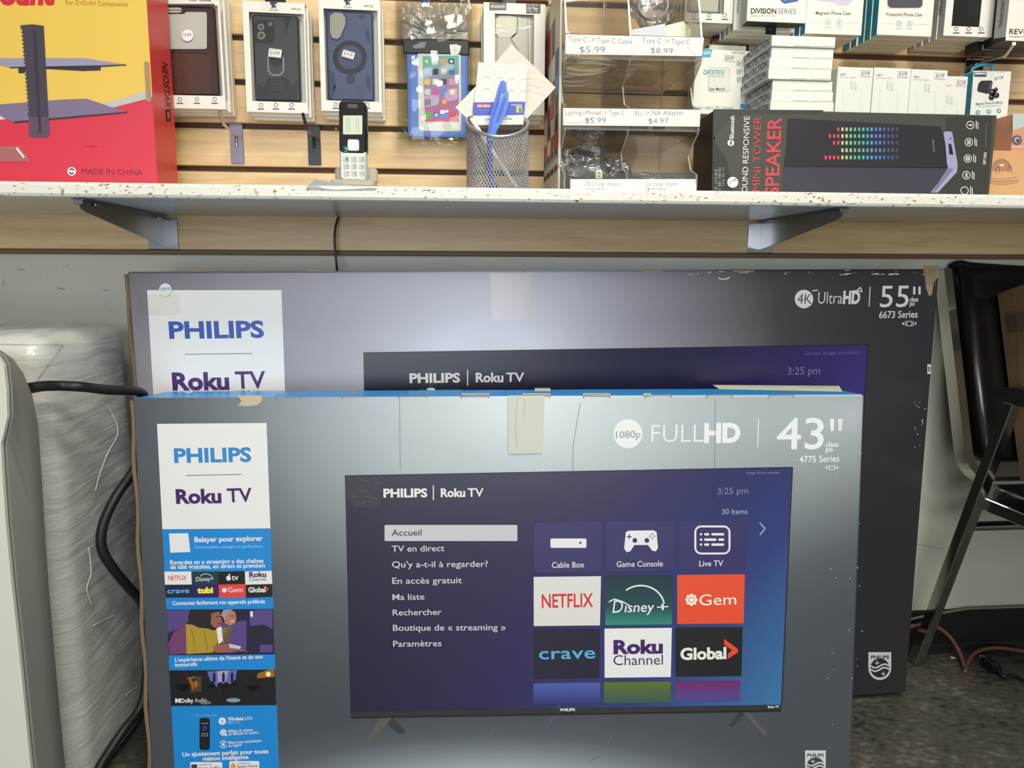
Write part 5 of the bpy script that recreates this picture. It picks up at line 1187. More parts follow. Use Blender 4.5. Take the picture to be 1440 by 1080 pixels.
# ---- stack of white screen protector boxes on the speaker carton
TP = (W(1120, 50, 1.195).z-ZSP)/7.0
names = ['second from bottom', 'third from bottom', 'fourth from bottom', 'fourth from top', 'third from top', 'second from top', 'top']
offs = [(1086, 1176), (1087, 1174), (1087.5, 1172), (1081, 1169.5), (1081.5, 1170), (1083.5, 1170.5), (1083, 1172)]
labs = ['lowest white box of the stack on the speaker carton, mostly hidden', 'white protector box second from the bottom of the stack on the speaker carton', 'white protector box third from the bottom of the stack on the speaker carton', 'white protector box in the middle of the stack on the speaker carton', 'white protector box third from the top of the stack on the speaker carton', 'white protector box second from the top of the stack on the speaker carton', 'topmost white protector box of the stack on the speaker carton']
for i in range(7):
    Yf = 1.197+.002*(i % 3); xa = W(offs[i][0], 100, Yf).x; xb = W(offs[i][1], 100, Yf).x
    f2 = tilted(Vector((xa, Yf, ZSP+.0003+TP*i)), 0, 0, 0)
    t = thing('protector_box', labs[i], 'box', f2.p((xb-xa)/2, 0, -.08), 'white protector boxes stacked on the speaker carton')
    mb = MB(); Lb = .178
    mb.cbox(f2, 0, xb-xa, 0.0004, TP-.0003, -Lb, 0, M((230, 229, 218), .5, name='box_white'), .0007, {'a0': M((190, 194, 200), .5, name='box_grey_side')})
    sd = Fr(f2.p(0, 0, -Lb), (0, -1, 0), (0, 0, 1), (-1, 0, 0)); vs, fs, tw = glyphs('SCREEN PROTECTION', .01)
    sc_ = .150/tw; mb.add([sd.p(.018+x*sc_, .006+y*.011/CAP, LAY) for x, y in vs], fs, INK)
    p = Print(mb, f2)
    wpx = (xb-xa); mb.poly([f2.p(wpx*.34, .0012, LAY), f2.p(wpx*.62, .0012, LAY), f2.p(wpx*.60, .0026, LAY), f2.p(wpx*.36, .0026, LAY)], M((188, 186, 176), .5))
    mb.poly([f2.p(wpx*.64, .0012, LAY), f2.p(wpx*.98, .002, LAY), f2.p(wpx*.98, .0034, LAY), f2.p(wpx*.66, .0024, LAY)], M((196, 194, 184), .5))
    mb.build('carton', t)

# ---- four white charger boxes on the speaker carton
spec = [(1176.5, 1226.5, 95, '$14.99', 1.222), (1227.5, 1279, 96, '$14.99', 1.223), (1280, 1331, 98.5, '$14.99', 1.220), (1325.5, 1361, 107.5, '$12.99', 1.258)]
labs = ['white charger box next to the stack of protector boxes, leftmost of the four', 'white charger box second from the left on the speaker carton', 'white charger box third from the left on the speaker carton', 'narrow white charger box at the right, tucked behind its neighbour']
for i, (x0, x1, y0, tx, Y) in enumerate(spec):
    O = W(x0, 120, Y); O.z = ZSP+.0003; w_ = W(x1, 120, Y).x-O.x; h_ = W((x0+x1)/2, y0, Y).z-ZSP
    f2 = tilted(O, 0, 0, -.5 if i < 3 else .3); 
    if i < 3: f2.O.z += w_*sin(radians(.5))
    t = thing('charger_box', labs[i], 'box', f2.p(w_/2, 0, -.015), 'white charger boxes on the speaker carton')
    mb = MB(); mb.cbox(f2, 0, w_, 0, h_, -.032, 0, M((226, 226, 218), .4, name='charger_white'), .001); p = Print(mb, f2)
    dx = x0-1176.5; q = .3 if i == 3 else 0; dy = y0-95
    if i < 3: p.text('USB-C', (1181+dx, 106+dy), (1190+dx, 106+dy), INK, 2.6, 0); p.text('20W Power Adapter', (1181+dx, 109.5+dy), (1204+dx, 110+dy), M((170, 168, 162), .5), 2, 0)
    else: p.text('Charger', (1329, 121), (1338, 121), M((170, 168, 162), .5), 2.4, 0)
    cx = 1200+dx-(14 if i == 3 else 0); cy = 119.5+dy+(8 if i == 3 else 0)
    for k_ in (0, 5): p.rrect(cx-3.6+k_, cy-5.5+k_*.35, cx-.6+k_, cy+5.5+k_*.35, 1, M((186, 184, 176), .5), 0); p.rrect(cx-3+k_, cy-5+k_*.35, cx-1.2+k_, cy+5+k_*.35, .7, M((216, 214, 208), .5), 1)
    pts_ = rr_pts(cx-14 if i < 3 else cx-8, cy+5.5, cx+11, cy+40, 2); p.line(pts_, .5, M((206, 206, 200), .5), 0)
    price(p, x1-9.5, y0+7.5+(1 if i < 3 else 2), 15, 9.5, tx, PINKINK, .06, 1)
    mb.build('carton', t)
    mb = MB(); xa = (x0+x1)/2-15; a, b_ = f2.px(xa, y0+1); c, d = f2.px(xa+30, y0-11); mb.prism(f2.at(0, 0, -.016), rr_pts(a, b_-.004, c, d, .003), 0, .0005, 'clear_film'); mb.build('hang_tab', t, 'clear plastic hang tab')

# ---- wall charger box hanging behind
Y = 1.312
def charger(x0, y0, x1, y1, Y, T, label, draw):
    fr, w, h = front(x0, y1, x1, Y, y0, -.4); t = thing('charger_box', label, 'box', fr.p(w/2, 0, -T/2)); mb = MB(); mb.cbox(fr, 0, w, 0, h, -T, 0, M((230, 229, 214), .45, name='box_ivory'), .001); draw(Print(mb, fr)); mb.build('carton', t); return t, fr
TL2 = M((40, 160, 196), .45, name='teal_tag')
def dch(p):
    p.poly([(980, 69), (1002, 69.5), (999, 80.5), (978, 80.5)], TL2, 0); p.text('65W', (989, 77), (999.5, 77), LWHITE, 4.4, 1, .02); p.text('Fast Charge', (1030, 75), (1047, 75.6), INK, 2.4, 0)
    p.rrect(995.5, 94.5, 1027.5, 129.5, 5, M((190, 190, 180), .5), 0); p.rrect(996.5, 95.5, 1027, 129, 5, M((216, 216, 206), .5), 1)
    p.text('CHOETECH', (989, 104.5), (1018, 104.5), M((40, 140, 150), .45), 5.5, 2, .015); p.text('Charge your life', (997, 108), (1018, 108), M((110, 150, 150), .45), 2, 2); p.text('User Manual', (997, 127.5), (1019, 127.2), INK, 4, 2, .01)
    for y in (89.5, 101, 112): p.line([(1036.5, y-3.6), (1043.5, y-3.4), (1043.2, y+3.6), (1036.3, y+3.4), (1036.5, y-3.6)], .5, INK, 0); p.rect(1037.5, y-1.5, 1042, y-.5, INK, 0); p.rect(1037.5, y+.6, 1041, y+1.6, INK, 0)
    p.text('65W USB-C PD Charger', (978.5, 154), (1031, 153.6), M((60, 130, 140), .5), 4, 0); p.poly([(1041, 146), (1047.5, 145.6), (1047, 153), (1041, 153)], TL2, 0)
    price(p, 1025.5, 82, 15, 9.5, '$24.99', PINKINK, .1, 1)
charger(974, 68.5, 1052.5, 160, Y, .034, 'ivory wall charger box with rounded square window and teal tag, right of the organiser', dch)
charger(988, 62, 1045, 150, Y+.036, .030, 'ivory charger box behind the one with the teal tag, only its top showing', lambda p: p.rect(991, 63, 997, 68, INK, 0))
hook((1040, 40, 1052, 75), (1000, 60), (1003, 52), 1.33, BLACKPL, 'black hook with an angular hanger above the ivory charger boxes')

# ---- car vent mount box
YV = 1.272
fr, w, h = front(1364, 166.5, 1416.5, YV, 99, .55)
t = thing('mount_box', 'small white and teal box with a picture of a black magnetic vent mount', 'box', fr.p(w/2, 0, -.02))
mb = MB(); mb.cbox(fr, 0, w, 0, h, -.045, 0, M((228, 227, 218), .45), .001, {'a0': TEAL, 'b0': TEAL}); p = Print(mb, fr)
p.rect(1370, 101, 1387, 108, M((66, 74, 80), .5), 0); p.rect(1371, 102, 1386, 105, M((196, 200, 200), .5), 1); p.text('$19.99', (1399, 113), (1411, 111), INK, 4, 0); p.text('Model', (1402, 103), (1413, 102), M((190, 190, 186), .5), 2.5, 0)
p.poly([(1376, 117), (1380, 113.5), (1394, 113), (1396, 116), (1392, 130), (1388, 132), (1375, 129), (1374, 126)], M((52, 48, 56), .4), 0); p.poly([(1391, 117), (1396, 115), (1393, 129), (1389, 132)], M((86, 80, 90), .4), 1)
for x, y, r_ in ((1395, 130, 5), (1400, 126, 3), (1401, 134, 4), (1394, 137, 4), (1397, 131, 3)): p.disc(x, y, r_, M((44, 42, 48), .4), 2); p.disc(x-1, y-1, r_*.4, M((110, 108, 112), .4), 3)
p.text('Magnetic Phone Fan Mount', (1372, 148), (1410, 145.5), M((50, 130, 140), .5), 3.4, 0, .01); p.text('Strong magnetic hold', (1376, 150.8), (1408, 149), M((130, 160, 160), .5), 1.8, 0)
for x, y in ((1375, 158), (1390.5, 157), (1404.5, 156)): p.disc(x, y, 3.2, TL2, 0); p.disc(x, y, 1.5, LWHITE, 1)
mb.build('carton', t)
mb = MB(); fl = fr.at(0, 0, -.018); q = spl([fl.p(*fl.px(1367, 101)), fl.p(*fl.px(1368, 96.5)), fl.p(*fl.px(1380, 91.5)), fl.p(*fl.px(1393, 91.5)), fl.p(*fl.px(1395.5, 95)), fl.p(*fl.px(1395.5, 100))], 5)
mb.tube(q, .0024, M((30, 140, 180), .35), 8); mb.build('hang_loop', t, 'teal plastic hang loop')
hook((1358, 82, 1381, 108), (1426, 61.5), (1414, 78), 1.16, M((190, 188, 180), .2, 1.0, name='hook_steel'), 'silver slatwall hook through the teal hang loop of the vent mount box', Yel=1.20)

# ---- upper row of hanging stacks, cut by the top of the photo
TQ = .0178; TOPY = -110
t, fr, w, h = window_box((962, TOPY, 1030, 30.5), (966, TOPY+20, 1023, 17.5), 1.308, TQ, 'pale phone case box with three icons hanging above the ivory charger boxes', None, -.3, lambda mb, fr, a0, b0, a1, b1, T: (mb.cbox(fr, a0+.003, a1-.005, b0+.001, b1-.004, -.012, -.004, M((196, 194, 182), .4), .004), mb.cbox(fr, a1-.009, a1-.0055, b0, b1-.004, -.01, -.003, M((110, 104, 116), .4), .001)), None, foot_icons((976, 997, 1019), 24))
stack_behind((962, TOPY, 1030, 30.5), 1.308, TQ, 3, ['white carton right behind the pale icon case box', 'third white carton of the pale icon case stack', 'rearmost white carton of the pale icon case stack'], None, -.3, -.0016, dz=-.0002)
# division box
YD = 1.255
fr, w, h = front(1050, 29.5, 1133, YD, TOPY, -.2); CREAM = M((232, 229, 216), .45, name='box_cream'); BKP = M((22, 22, 26), .4, name='box_black')
t = thing('phone_case_box', 'cream phone case box with black bottom and bold wide lettering, left of lilac case box', 'phone case', fr.p(w/2, 0, -.014))
SGR = M((168, 168, 170), .5, name='box_side_silver')
mb = MB(); mb.cbox(fr, 0, w, 0, h, -.027, 0, CREAM, .0008, {'b0': BKP, 'a0': SGR}); p = Print(mb, fr)
p.text('DIVISION', (1055.5, 19), (1091.5, 19.3), BLACK, 6.6, 0, .03); p.text('SERIES', (1094, 19.3), (1119, 19.8), INK, 6.6, 0, -.005); p.text('Designed for iPhone 16 Pro Max', (1055.5, 23.2), (1090, 23.6), M((110, 108, 104), .5), 2.4, 0)
p.poly([(1096, -40), (1119, -42), (1124, -4), (1122, 2), (1103, 5.5), (1098, 2)], M((64, 96, 170), .4), 0); p.poly([(1100, -40), (1116, -42), (1121, -5), (1102, 2)], M((110, 140, 200), .4), 1)
mb.build('carton', t)
mb = MB(); f2 = fr.at(0, 0, -.029); a, b_ = f2.px(1076, 48.5); c, d = f2.px(1092, 30); mb.prism(f2, [(a, b_), (c, b_), (c, d), (a, d)], 0, .0006, BKP); p = Print(mb, f2.at(0, 0, .0006)); p.line([(1082, 42), (1086, 38)], .8, M((130, 130, 130), .5), 0); mb.build('hang_strip', t, 'black hanging strip')
stack_behind((1038, TOPY, 1125, 37), YD+.030, TQ, 4, ['white carton right behind the black bottomed cream case box', 'second white carton behind the black bottomed cream case box', 'third white carton behind the black bottomed cream case box', 'rearmost white carton behind the black bottomed cream case box'], None, -.2, -.0012, side=SGR, dz=-.0003)
# magnetic + protective cases
YM = 1.284
def teal_case(x0, x1, y1, title, tx, label, pic, icx, group_l):
    fr, w, h = front(x0, y1, x1, YM, TOPY, -.25); t = thing('phone_case_box', label, 'phone case', fr.p(w/2, 0, -.01))
    mb = MB(); mb.cbox(fr, 0, w, 0, h, -.019, 0, CREAM, .0008, {'a0': TEAL}); p = Print(mb, fr); pic(p)
    p.text(title, (tx[0], tx[2]), (tx[1], tx[2]+.6), M((96, 92, 90), .5), 4.3, 0, .012)
    for x in icx: p.ring(x, y1-15.5, 4, .7, M((120, 176, 184), .5), 0, None, 16); p.disc(x, y1-15.5, 1.8, M((140, 190, 196), .5), 0); p.rect(x-4, y1-9, x+4, y1-8.2, M((150, 180, 180), .5), 0)
    p.line([(x0+5, y1-15.5), (icx[0]-7, y1-15.3)], .4, M((190, 186, 176), .5), 0); p.line([(icx[1]+7, y1-15), (x1-4, y1-14.6)], .4, M((190, 186, 176), .5), 0)
    mb.build('carton', t)
    stack_behind((x0, TOPY, x1, y1), YM, .019, 4, group_l, None, -.25, -.0012, carton=CREAM, side=TEAL, dz=-.0004)
LIL = M((206, 196, 214), .35)
teal_case(1132, 1211.5, 47, 'Magnetic Phone Case', (1147, 1196, 20.5), 'cream phone case box with lilac case picture, above the protector box stack', lambda p: (p.poly([(1146, -60), (1198, -60), (1198, 2), (1192, 8), (1180, 8), (1174, 4), (1148, 0)], LIL, 0), p.poly([(1150, -60), (1194, -60), (1194, -2), (1152, -4)], M((196, 186, 222), .35), 1)), (1164, 1180), ['cream carton with teal side right behind the lilac case box', 'second cream carton behind the lilac case box', 'third cream carton behind the lilac case box', 'rearmost cream carton behind the lilac case box'])
teal_case(1233, 1310, 49, 'Protective Phone Case', (1246, 1296.5, 22.5), 'cream phone case box with dark case picture and wide teal side', lambda p: (p.rrect(1247, -70, 1298, 12, 6, M((206, 200, 190), .4), 0), p.rrect(1248, -70, 1297, 11, 6, M((82, 80, 84), .35), 1)), (1264, 1279), ['cream carton with teal side right behind the dark case picture box', 'second cream carton behind the dark case picture box', 'third cream carton behind the dark case picture box', 'rearmost cream carton behind the dark case picture box'])
# black case in window
def case_black(mb, fr, a0, b0, a1, b1, T):
    mb.cbox(fr, a0-.002, a1+.002, b0-.001, b1-.001, -.012, -.003, M((40, 38, 38), .22, name='black_case_gloss'), .004); p = Print(mb, fr.at(0, 0, -.003))
t, fr, w, h = window_box((1326.5, TOPY, 1397, 50), (1338, TOPY+14, 1390.5, 36.5), 1.292, TQ, 'phone case box with a glossy black case behind its window', None, -.25, case_black, None, foot_icons((1344.5, 1362, 1379.5), 43), SGR)
stack_behind((1326.5, TOPY, 1397, 50), 1.292, TQ, 4, ['silver sided carton right behind the glossy black case box', 'second silver sided carton behind the glossy black case box', 'third silver sided carton behind the glossy black case box', 'rearmost silver sided carton behind the glossy black case box'], None, -.25, -.0014, side=SGR, dz=-.0003)
def side_letters(root, x, ybot, Yc, word='PROTECTION', hh=.0085):
    P = W(x, ybot, Yc); fs_ = Fr(P, (0, -1, 0), (0, 0, 1), (-1, 0, 0)); vs, fs, tw = glyphs(word, .02); L = .055; mb = MB()
    mb.add([fs_.p(y*hh/CAP-hh/2, L-vx*L/tw, .0008) for vx, y in vs], fs, BLACK); mb.build('side_lettering', root, 'dark lettering along the side')
side_letters(t, 1322, 20, 1.30)
for o_ in bpy.data.objects:
    if o_.get('label') == 'silver sided carton right behind the glossy black case box': side_letters(o_, 1311, 27, 1.319)
    if o_.get('label') == 'white carton right behind the black bottomed cream case box': side_letters(o_, 1037.5, 17, 1.30)
# revolution box
YR = 1.240
fr, w, h = front(1414, 57, 1502, YR, TOPY, -.2)
t = thing('phone_case_box', 'white phone case box with black bottom cut by the right edge of the photo', 'phone case', fr.p(w/2, 0, -.014))
mb = MB(); mb.cbox(fr, 0, w, 0, h, -.030, 0, CREAM, .0008, {'b0': BKP, 'a0': SGR}); p = Print(mb, fr)
p.text('REVOLUTION', (1419, 48), (1490, 49), BLACK, 6.5, 0, .012); p.text('Designed for iPhone', (1419, 52.4), (1455, 53), M((110, 108, 104), .5), 2.4, 0); p.poly([(1438, -40), (1480, -40), (1480, 22), (1441, 20)], M((150, 190, 216), .4), 0)
sd = Fr(fr.p(0, 0, -.030), (0, -1, 0), (0, 0, 1), (-1, 0, 0)); mb.poly([sd.p(0, 0, LAY), sd.p(.030, 0, LAY), sd.p(.030, .006, LAY), sd.p(0, .012, LAY)], BKP)
vs, fs, tw = glyphs('ORIGINAL', 0); mb.add([sd.p(.017-y*.008/CAP*-1-.006, .075-x*.05/tw, LAY) for x, y in vs], fs, INK)
mb.build('carton', t)
fr2, w2, h2 = front(1400, 62, 1488, YR+.040, TOPY)
for i, lb in enumerate(['black bottomed carton right behind the white box at the right edge', 'rearmost black bottomed carton behind the white box at the right edge']):
    f2 = fr2.at(-.002*i-.012*i, -.003*i, -.031*i); t = thing('phone_case_box', lb, 'phone case', f2.p(w2/2, 0, -.015)); mb = MB(); mb.cbox(f2, 0, w2, 0, h2, -.030, 0, BKP, .0008, {'a0': BKP}); p = Print(mb, f2)
    mb.poly([f2.p(.012, .0015, LAY), f2.p(w2-.01, .0015, LAY), f2.p(w2-.01, .011, LAY), f2.p(.012, .011, LAY)], SGR); mb.build('carton', t)

# ---- two boxes at the right end of the shelf
YX = 1.196
O = W(1391.5, 262, YX); w = W(1530, 262, YX).x-O.x; h = W(1400, 212, YX).z-ZS_T; fr = tilted(Vector((O.x, YX, ZS_T+.0005)), 0, 0)
t = thing('cardboard_box', 'tan cardboard box with a line drawing of a round dock, right end of shelf', 'box', fr.p(w/2, 0, -.05))
TANC = M((206, 158, 112), .7, name='tan_card', mottled=.04); BRL = M((120, 84, 56), .7)
mb = MB(); mb.cbox(fr, 0, w, 0, h, -.1, 0, TANC, .001); p = Print(mb, fr)
p.disc(1408, 238, 13, M((170, 124, 86), .7), 0, 14); p.rect(1394, 241, 1424, 254, TANC, 1)
for y, rx, ry in ((247, 20, 5), (250, 23, 6), (254, 23, 5)): p.ring(1409, y, rx, .5, BRL, 2, ry, 28, pi, 2*pi)
p.ring(1408, 238, 13, .5, BRL, 2, 14, 20, 0, pi); p.rect(1405, 231, 1411, 234, OFFW, 2); p.line([(1400, 245), (1400, 236), (1405, 234), (1405, 244)], .5, BRL, 2); p.line([(1417, 244), (1418, 233), (1422, 235), (1422, 245)], .5, BRL, 2)
mb.build('carton', t)
O = W(1422, 211, YX+.03); fr2 = tilted(Vector((O.x, YX+.03, fr.p(0, h).z+.0004)), 0, 0); w = W(1500, 211, YX+.03).x-O.x; h2 = W(1424, 159, YX+.03).z-fr2.O.z
t = thing('gadget_box', 'small peach and grey box standing on the brown cardboard box', 'box', fr2.p(w/2, 0, -.03))
mb = MB(); mb.cbox(fr2, 0, w, 0, h2, -.06, 0, M((206, 150, 118), .5), .001); p = Print(mb, fr2)
p.poly([(1424, 160), (1500, 160), (1500, 172), (1440, 178), (1424, 184)], M((186, 196, 192), .5), 0); p.disc(1430, 197, 7, M((90, 84, 100), .5), 0); p.disc(1430, 197, 4.5, M((160, 158, 170), .5), 1); p.disc(1431, 198, 2.4, M((60, 56, 66), .5), 2); p.rect(1422, 206, 1440, 207, OFFW, 0)
mb.build('carton', t)
# ------------------------------------------------------------------ things on the floor
from mathutils.bvhtree import BVHTree
def rounded(mb, lo, hi, r, m, n=14, fn=None):
    """box with fully rounded edges; fn may push a surface point about"""
    c = [(a+b_)/2 for a, b_ in zip(lo, hi)]; hd = [(b_-a)/2 for a, b_ in zip(lo, hi)]
    vs = {}; V = []; Fc = []
    def vert(q):
        k = tuple(round(x, 5) for x in q)
        if k in vs: return vs[k]
        p_ = [q[i]*hd[i] for i in range(3)]; inn = [max(-(hd[i]-r), min(hd[i]-r, p_[i])) for i in range(3)]
        d = Vector([p_[i]-inn[i] for i in range(3)]); d = d.normalized()*r if d.length else d
        P = Vector(inn)+d+Vector(c)
        if fn: P = fn(P, d.normalized() if d.length else Vector((0, 0, 1)))
        vs[k] = len(V); V.append(P); return vs[k]
    def g(i):                                           # denser near the edges
        t = -1+2*i/n; return t*(1.5-.5*t*t)
    for ax in range(3):
        o = [(ax+1) % 3, (ax+2) % 3]
        for sd in (-1, 1):
            for i in range(n):
                for j in range(n):
                    ids = []
                    for (di, dj) in ((0, 0), (1, 0), (1, 1), (0, 1)):
                        q = [0, 0, 0]; q[ax] = sd; q[o[0]] = g(i+di); q[o[1]] = g(j+dj); ids.append(vert(q))
                    Fc.append(tuple(ids if sd > 0 else ids[::-1]))
    mb.add(V, Fc, m, True)
def drape(obj, pts, off=.0015):
    me = obj.data; w = world_loc(obj); bv = BVHTree.FromPolygons([v.co+w for v in me.vertices], [tuple(p.vertices) for p in me.polygons])
    out = []
    for x, y in pts:
        d = ray(x, y).normalized(); hit = bv.ray_cast(CAM_O, d)
        if hit[0] is not None: out.append(hit[0]-d*off)
    return out

# ---- shrink wrapped appliance
APW = M((244, 243, 236), .4, name='appliance_white')
m, nt, b = nodes_mat('shrink_wrap')
tr = nt.nodes.new('ShaderNodeBsdfTransparent'); tr.inputs[0].default_value = rgb((250, 250, 250))
gl = nt.nodes.new('ShaderNodeBsdfGlossy'); gl.inputs['Roughness'].default_value = .2; df = nt.nodes.new('ShaderNodeBsdfDiffuse'); df.inputs[0].default_value = rgb((240, 240, 236))
tc = nt.nodes.new('ShaderNodeTexCoord')
mp = nt.nodes.new('ShaderNodeMapping'); mp.inputs['Rotation'].default_value = (radians(28), 0, 0); mp.inputs['Scale'].default_value = (14, 5, 40)
n1 = nt.nodes.new('ShaderNodeTexNoise'); n1.inputs['Scale'].default_value = 1.6; n1.inputs['Detail'].default_value = 4; n1.inputs['Distortion'].default_value = .8
nt.links.new(tc.outputs['Object'], mp.inputs[0]); nt.links.new(mp.outputs[0], n1.inputs['Vector'])
n2 = nt.nodes.new('ShaderNodeTexNoise'); n2.inputs['Scale'].default_value = 11; n2.inputs['Detail'].default_value = 3; nt.links.new(tc.outputs['Object'], n2.inputs['Vector'])
hgt = math_n(nt, 'ADD', n1.outputs['Fac'], math_n(nt, 'MULTIPLY', n2.outputs['Fac'], .7))
bp = nt.nodes.new('ShaderNodeBump'); bp.inputs['Strength'].default_value = .55; bp.inputs['Distance'].default_value = .006; nt.links.new(hgt, bp.inputs['Height'])
nt.links.new(bp.outputs[0], gl.inputs['Normal']); nt.links.new(bp.outputs[0], df.inputs['Normal'])
fr_ = nt.nodes.new('ShaderNodeLayerWeight'); fr_.inputs[0].default_value = .35; nt.links.new(bp.outputs[0], fr_.inputs['Normal'])
mx = nt.nodes.new('ShaderNodeMixShader'); nt.links.new(math_n(nt, 'ADD', math_n(nt, 'MULTIPLY', fr_.outputs['Fresnel'], .4), .12, True), mx.inputs[0]); nt.links.new(tr.outputs[0], mx.inputs[1]); nt.links.new(gl.outputs[0], mx.inputs[2])
m2 = nt.nodes.new('ShaderNodeMixShader'); nt.links.new(math_n(nt, 'MULTIPLY', n1.outputs['Fac'], .8), m2.inputs[0]); nt.links.new(mx.outputs[0], m2.inputs[1]); nt.links.new(df.outputs[0], m2.inputs[2])
nt.links.new(m2.outputs[0], nt.nodes['Material Output'].inputs['Surface'])
LO, HI = (-1.16, 1.062, .004), (-.583, 1.335, .745)
t = thing('wrapped_appliance', 'white appliance wrapped in clear shrink film, standing left of the television cartons', 'appliance', (-.87, 1.2, 0))
mb = MB(); rounded(mb, LO, HI, .034, APW, 16); body = mb.build('body', t, 'white rounded body')
def wr(P, d):
    a = sin(P.z*23+P.y*31)*.0012+sin(P.z*61-P.y*47+P.x*20)*.0007+sin(P.x*80+P.z*13)*.0006
    if P.z < .02: a = -.002
    return P+d*(.0042+a)
mb = MB(); rounded(mb, (LO[0], LO[1], .003), HI, .034, 'shrink_wrap', 40, wr); wrap = mb.build('film_wrap', t, 'wrinkled clear shrink film')
GRV = M((120, 116, 110), .6, name='groove_grey')
def draped_line(name, obj, parent, pts, r, m, n=6, label=None, off=.0005):
    q = [Vector((*p_, 0)) for p_ in pts]; q = [(v.x, v.y) for v in (spl(q, n) if n > 1 else q)]
    d = drape(obj, q, off)
    if len(d) > 1:
        mb = MB(); mb.tube(d, r, m, 6); return mb.build(name, parent, label)
seg = [(0, 484.5), (30, 484.7), (60, 485), (89, 485)]
draped_line('panel_seam', body, t, seg, .0011, GRV, 4); draped_line('panel_seam', body, t, [(89, 485), (76, 503), (62, 522), (46, 543)], .0011, GRV, 4)
mb = MB(); q = drape(body, [(0, 466), (33, 468), (28, 478), (0, 476)], .001)
if len(q) == 4: mb.poly(q, M((228, 224, 206), .5)); mb.build('rating_label', t, 'small pale label')
CRS = M((236, 238, 240), .25, name='crease_highlight_white')  # highlights on the film's crinkles are put into this white
for j, pts in enumerate([[(152, 570), (166, 606), (150, 640), (140, 668), (134, 690)], [(125, 770), (128, 805), (122, 828), (129, 850)], [(131, 880), (146, 872), (160, 866)], [(177, 978), (184, 972), (192, 966)]]):
    draped_line('film_crease_highlight', wrap, t, pts, .0009, CRS, 5, None, .0001)

# ---- white and grey appliance in the left foreground
APG = M((138, 136, 126), .55, name='appliance_grey'); APF = M((206, 206, 194), .45, name='appliance_front')
OUT = [(0, 492), (18, 504), (33, 525), (46, 558), (54, 600), (58, 660), (60.5, 700), (64, 760), (69, 830), (75, 900), (82, 980), (92, 1080), (99, 1150)]
INN = [(-6, 494), (4, 500), (11, 512), (15, 545), (16, 584), (11, 606), (7, 622), (9, 660), (14, 735), (22, 820), (31, 900), (41, 1000), (51, 1100)]
def prof3(P, Y):
    q = [W(x, y, Y) for x, y in P]; zlo = .004
    k = q[-1]; q2 = [Vector((v.x, Y, v.z)) for v in q]; q2.append(Vector((q2[-1].x, Y, zlo)))
    top = q2[0].z
    return [Vector((-1.02, Y, zlo)), Vector((-1.02, Y, top+.003))]+q2
A = prof3(INN, .918); Cb = prof3(OUT, .985); Bm = [Vector((v.x, .955, v.z)) for v in Cb]; Dd = [Vector((v.x-.012, 1.0, v.z-.006 if v.z > .1 else v.z)) for v in Cb]
A2 = [Vector((v.x, .922, v.z)) for v in A]
Cb = [Vector((v.x if i > 1 else v.x, .985, v.z)) for i, v in enumerate(Cb)]
for i in range(2, len(Cb)): Dd[i] = Vector((Bm[i].x-.012, 1.0, max(.004, Bm[i].z-.006)))
t = thing('appliance', 'white and grey floor appliance cut by the left edge of the photo, nearest the camera', 'appliance', (-.8, .95, 0))
mb = MB(); n = len(A); V = A2+Bm+Cb+Dd
mb.add(V, [(i+n*k, (i+1) % n+n*k, (i+1) % n+n*(k+1), i+n*(k+1)) for k in range(3) for i in range(n)], APG, True)
mb.add(A2, [tuple(range(n))], APG); mb.add(Dd, [tuple(range(n))[::-1]], APG)
shell = mb.build('housing', t, 'grey moulded housing')
mb = MB(); fa = Fr((0, .920, 0), (1, 0, 0), (0, 0, 1), (0, -1, 0)); pp = [(v.x, v.z) for v in A]
mb.prism(fa, [(a-.0015, b_-.0015 if b_ > .1 else b_) for a, b_ in pp], 0.0025, .008, APF); mb.build('front_panel', t, 'white front panel')
q = drape(shell, [(52, 870), (54, 862), (64, 850), (74, 836), (78, 835), (77, 843), (70, 857), (60, 869), (53, 874)], .0012)
if len(q) > 6: mb = MB(); mb.poly(q, M((176, 174, 162), .5)); mb.build('grip_notch', t, 'lens shaped grip notch')
q = drape(shell, [(22, 538), (24, 531), (32, 528), (39, 530), (44, 541), (40, 546), (28, 547), (23, 544)], .0012)
if len(q) > 6: mb = MB(); mb.poly(q, M((176, 174, 166), .45)); mb.build('cord_inlet', t, 'recessed cord inlet')

# ---- its heavy black cord
mb = MB()
path = [W(41, 546, .992), W(60, 543, 1.02), W(85, 542.5, 1.04), W(115, 544, 1.05), W(150, 548, 1.09), W(180, 549, 1.125), W(195, 551, 1.15), W(203, 560, 1.165), W(205, 600, 1.165), W(198, 640, 1.16), W(184, 668, 1.145), W(162, 700, 1.115), W(145, 738, 1.095), W(143, 770, 1.09), W(158, 798, 1.10), W(180, 825, 1.125), W(200, 850, 1.15), W(206, 890, 1.16), W(206, 950, 1.16), W(198, 993, 1.15), W(170, 1032, 1.11), W(142, 1075, 1.08), W(120, 1120, 1.05)]
path.append(Vector((path[-1].x-.03, path[-1].y-.03, .009)))
path = [Vector((v.x, v.y, max(v.z, .009))) for v in path]
mb.tube(spl(path, 8), .0075, M((20, 20, 20), .5, name='cord_black'), 10); mb.build('cord', t, 'thick black power cord')

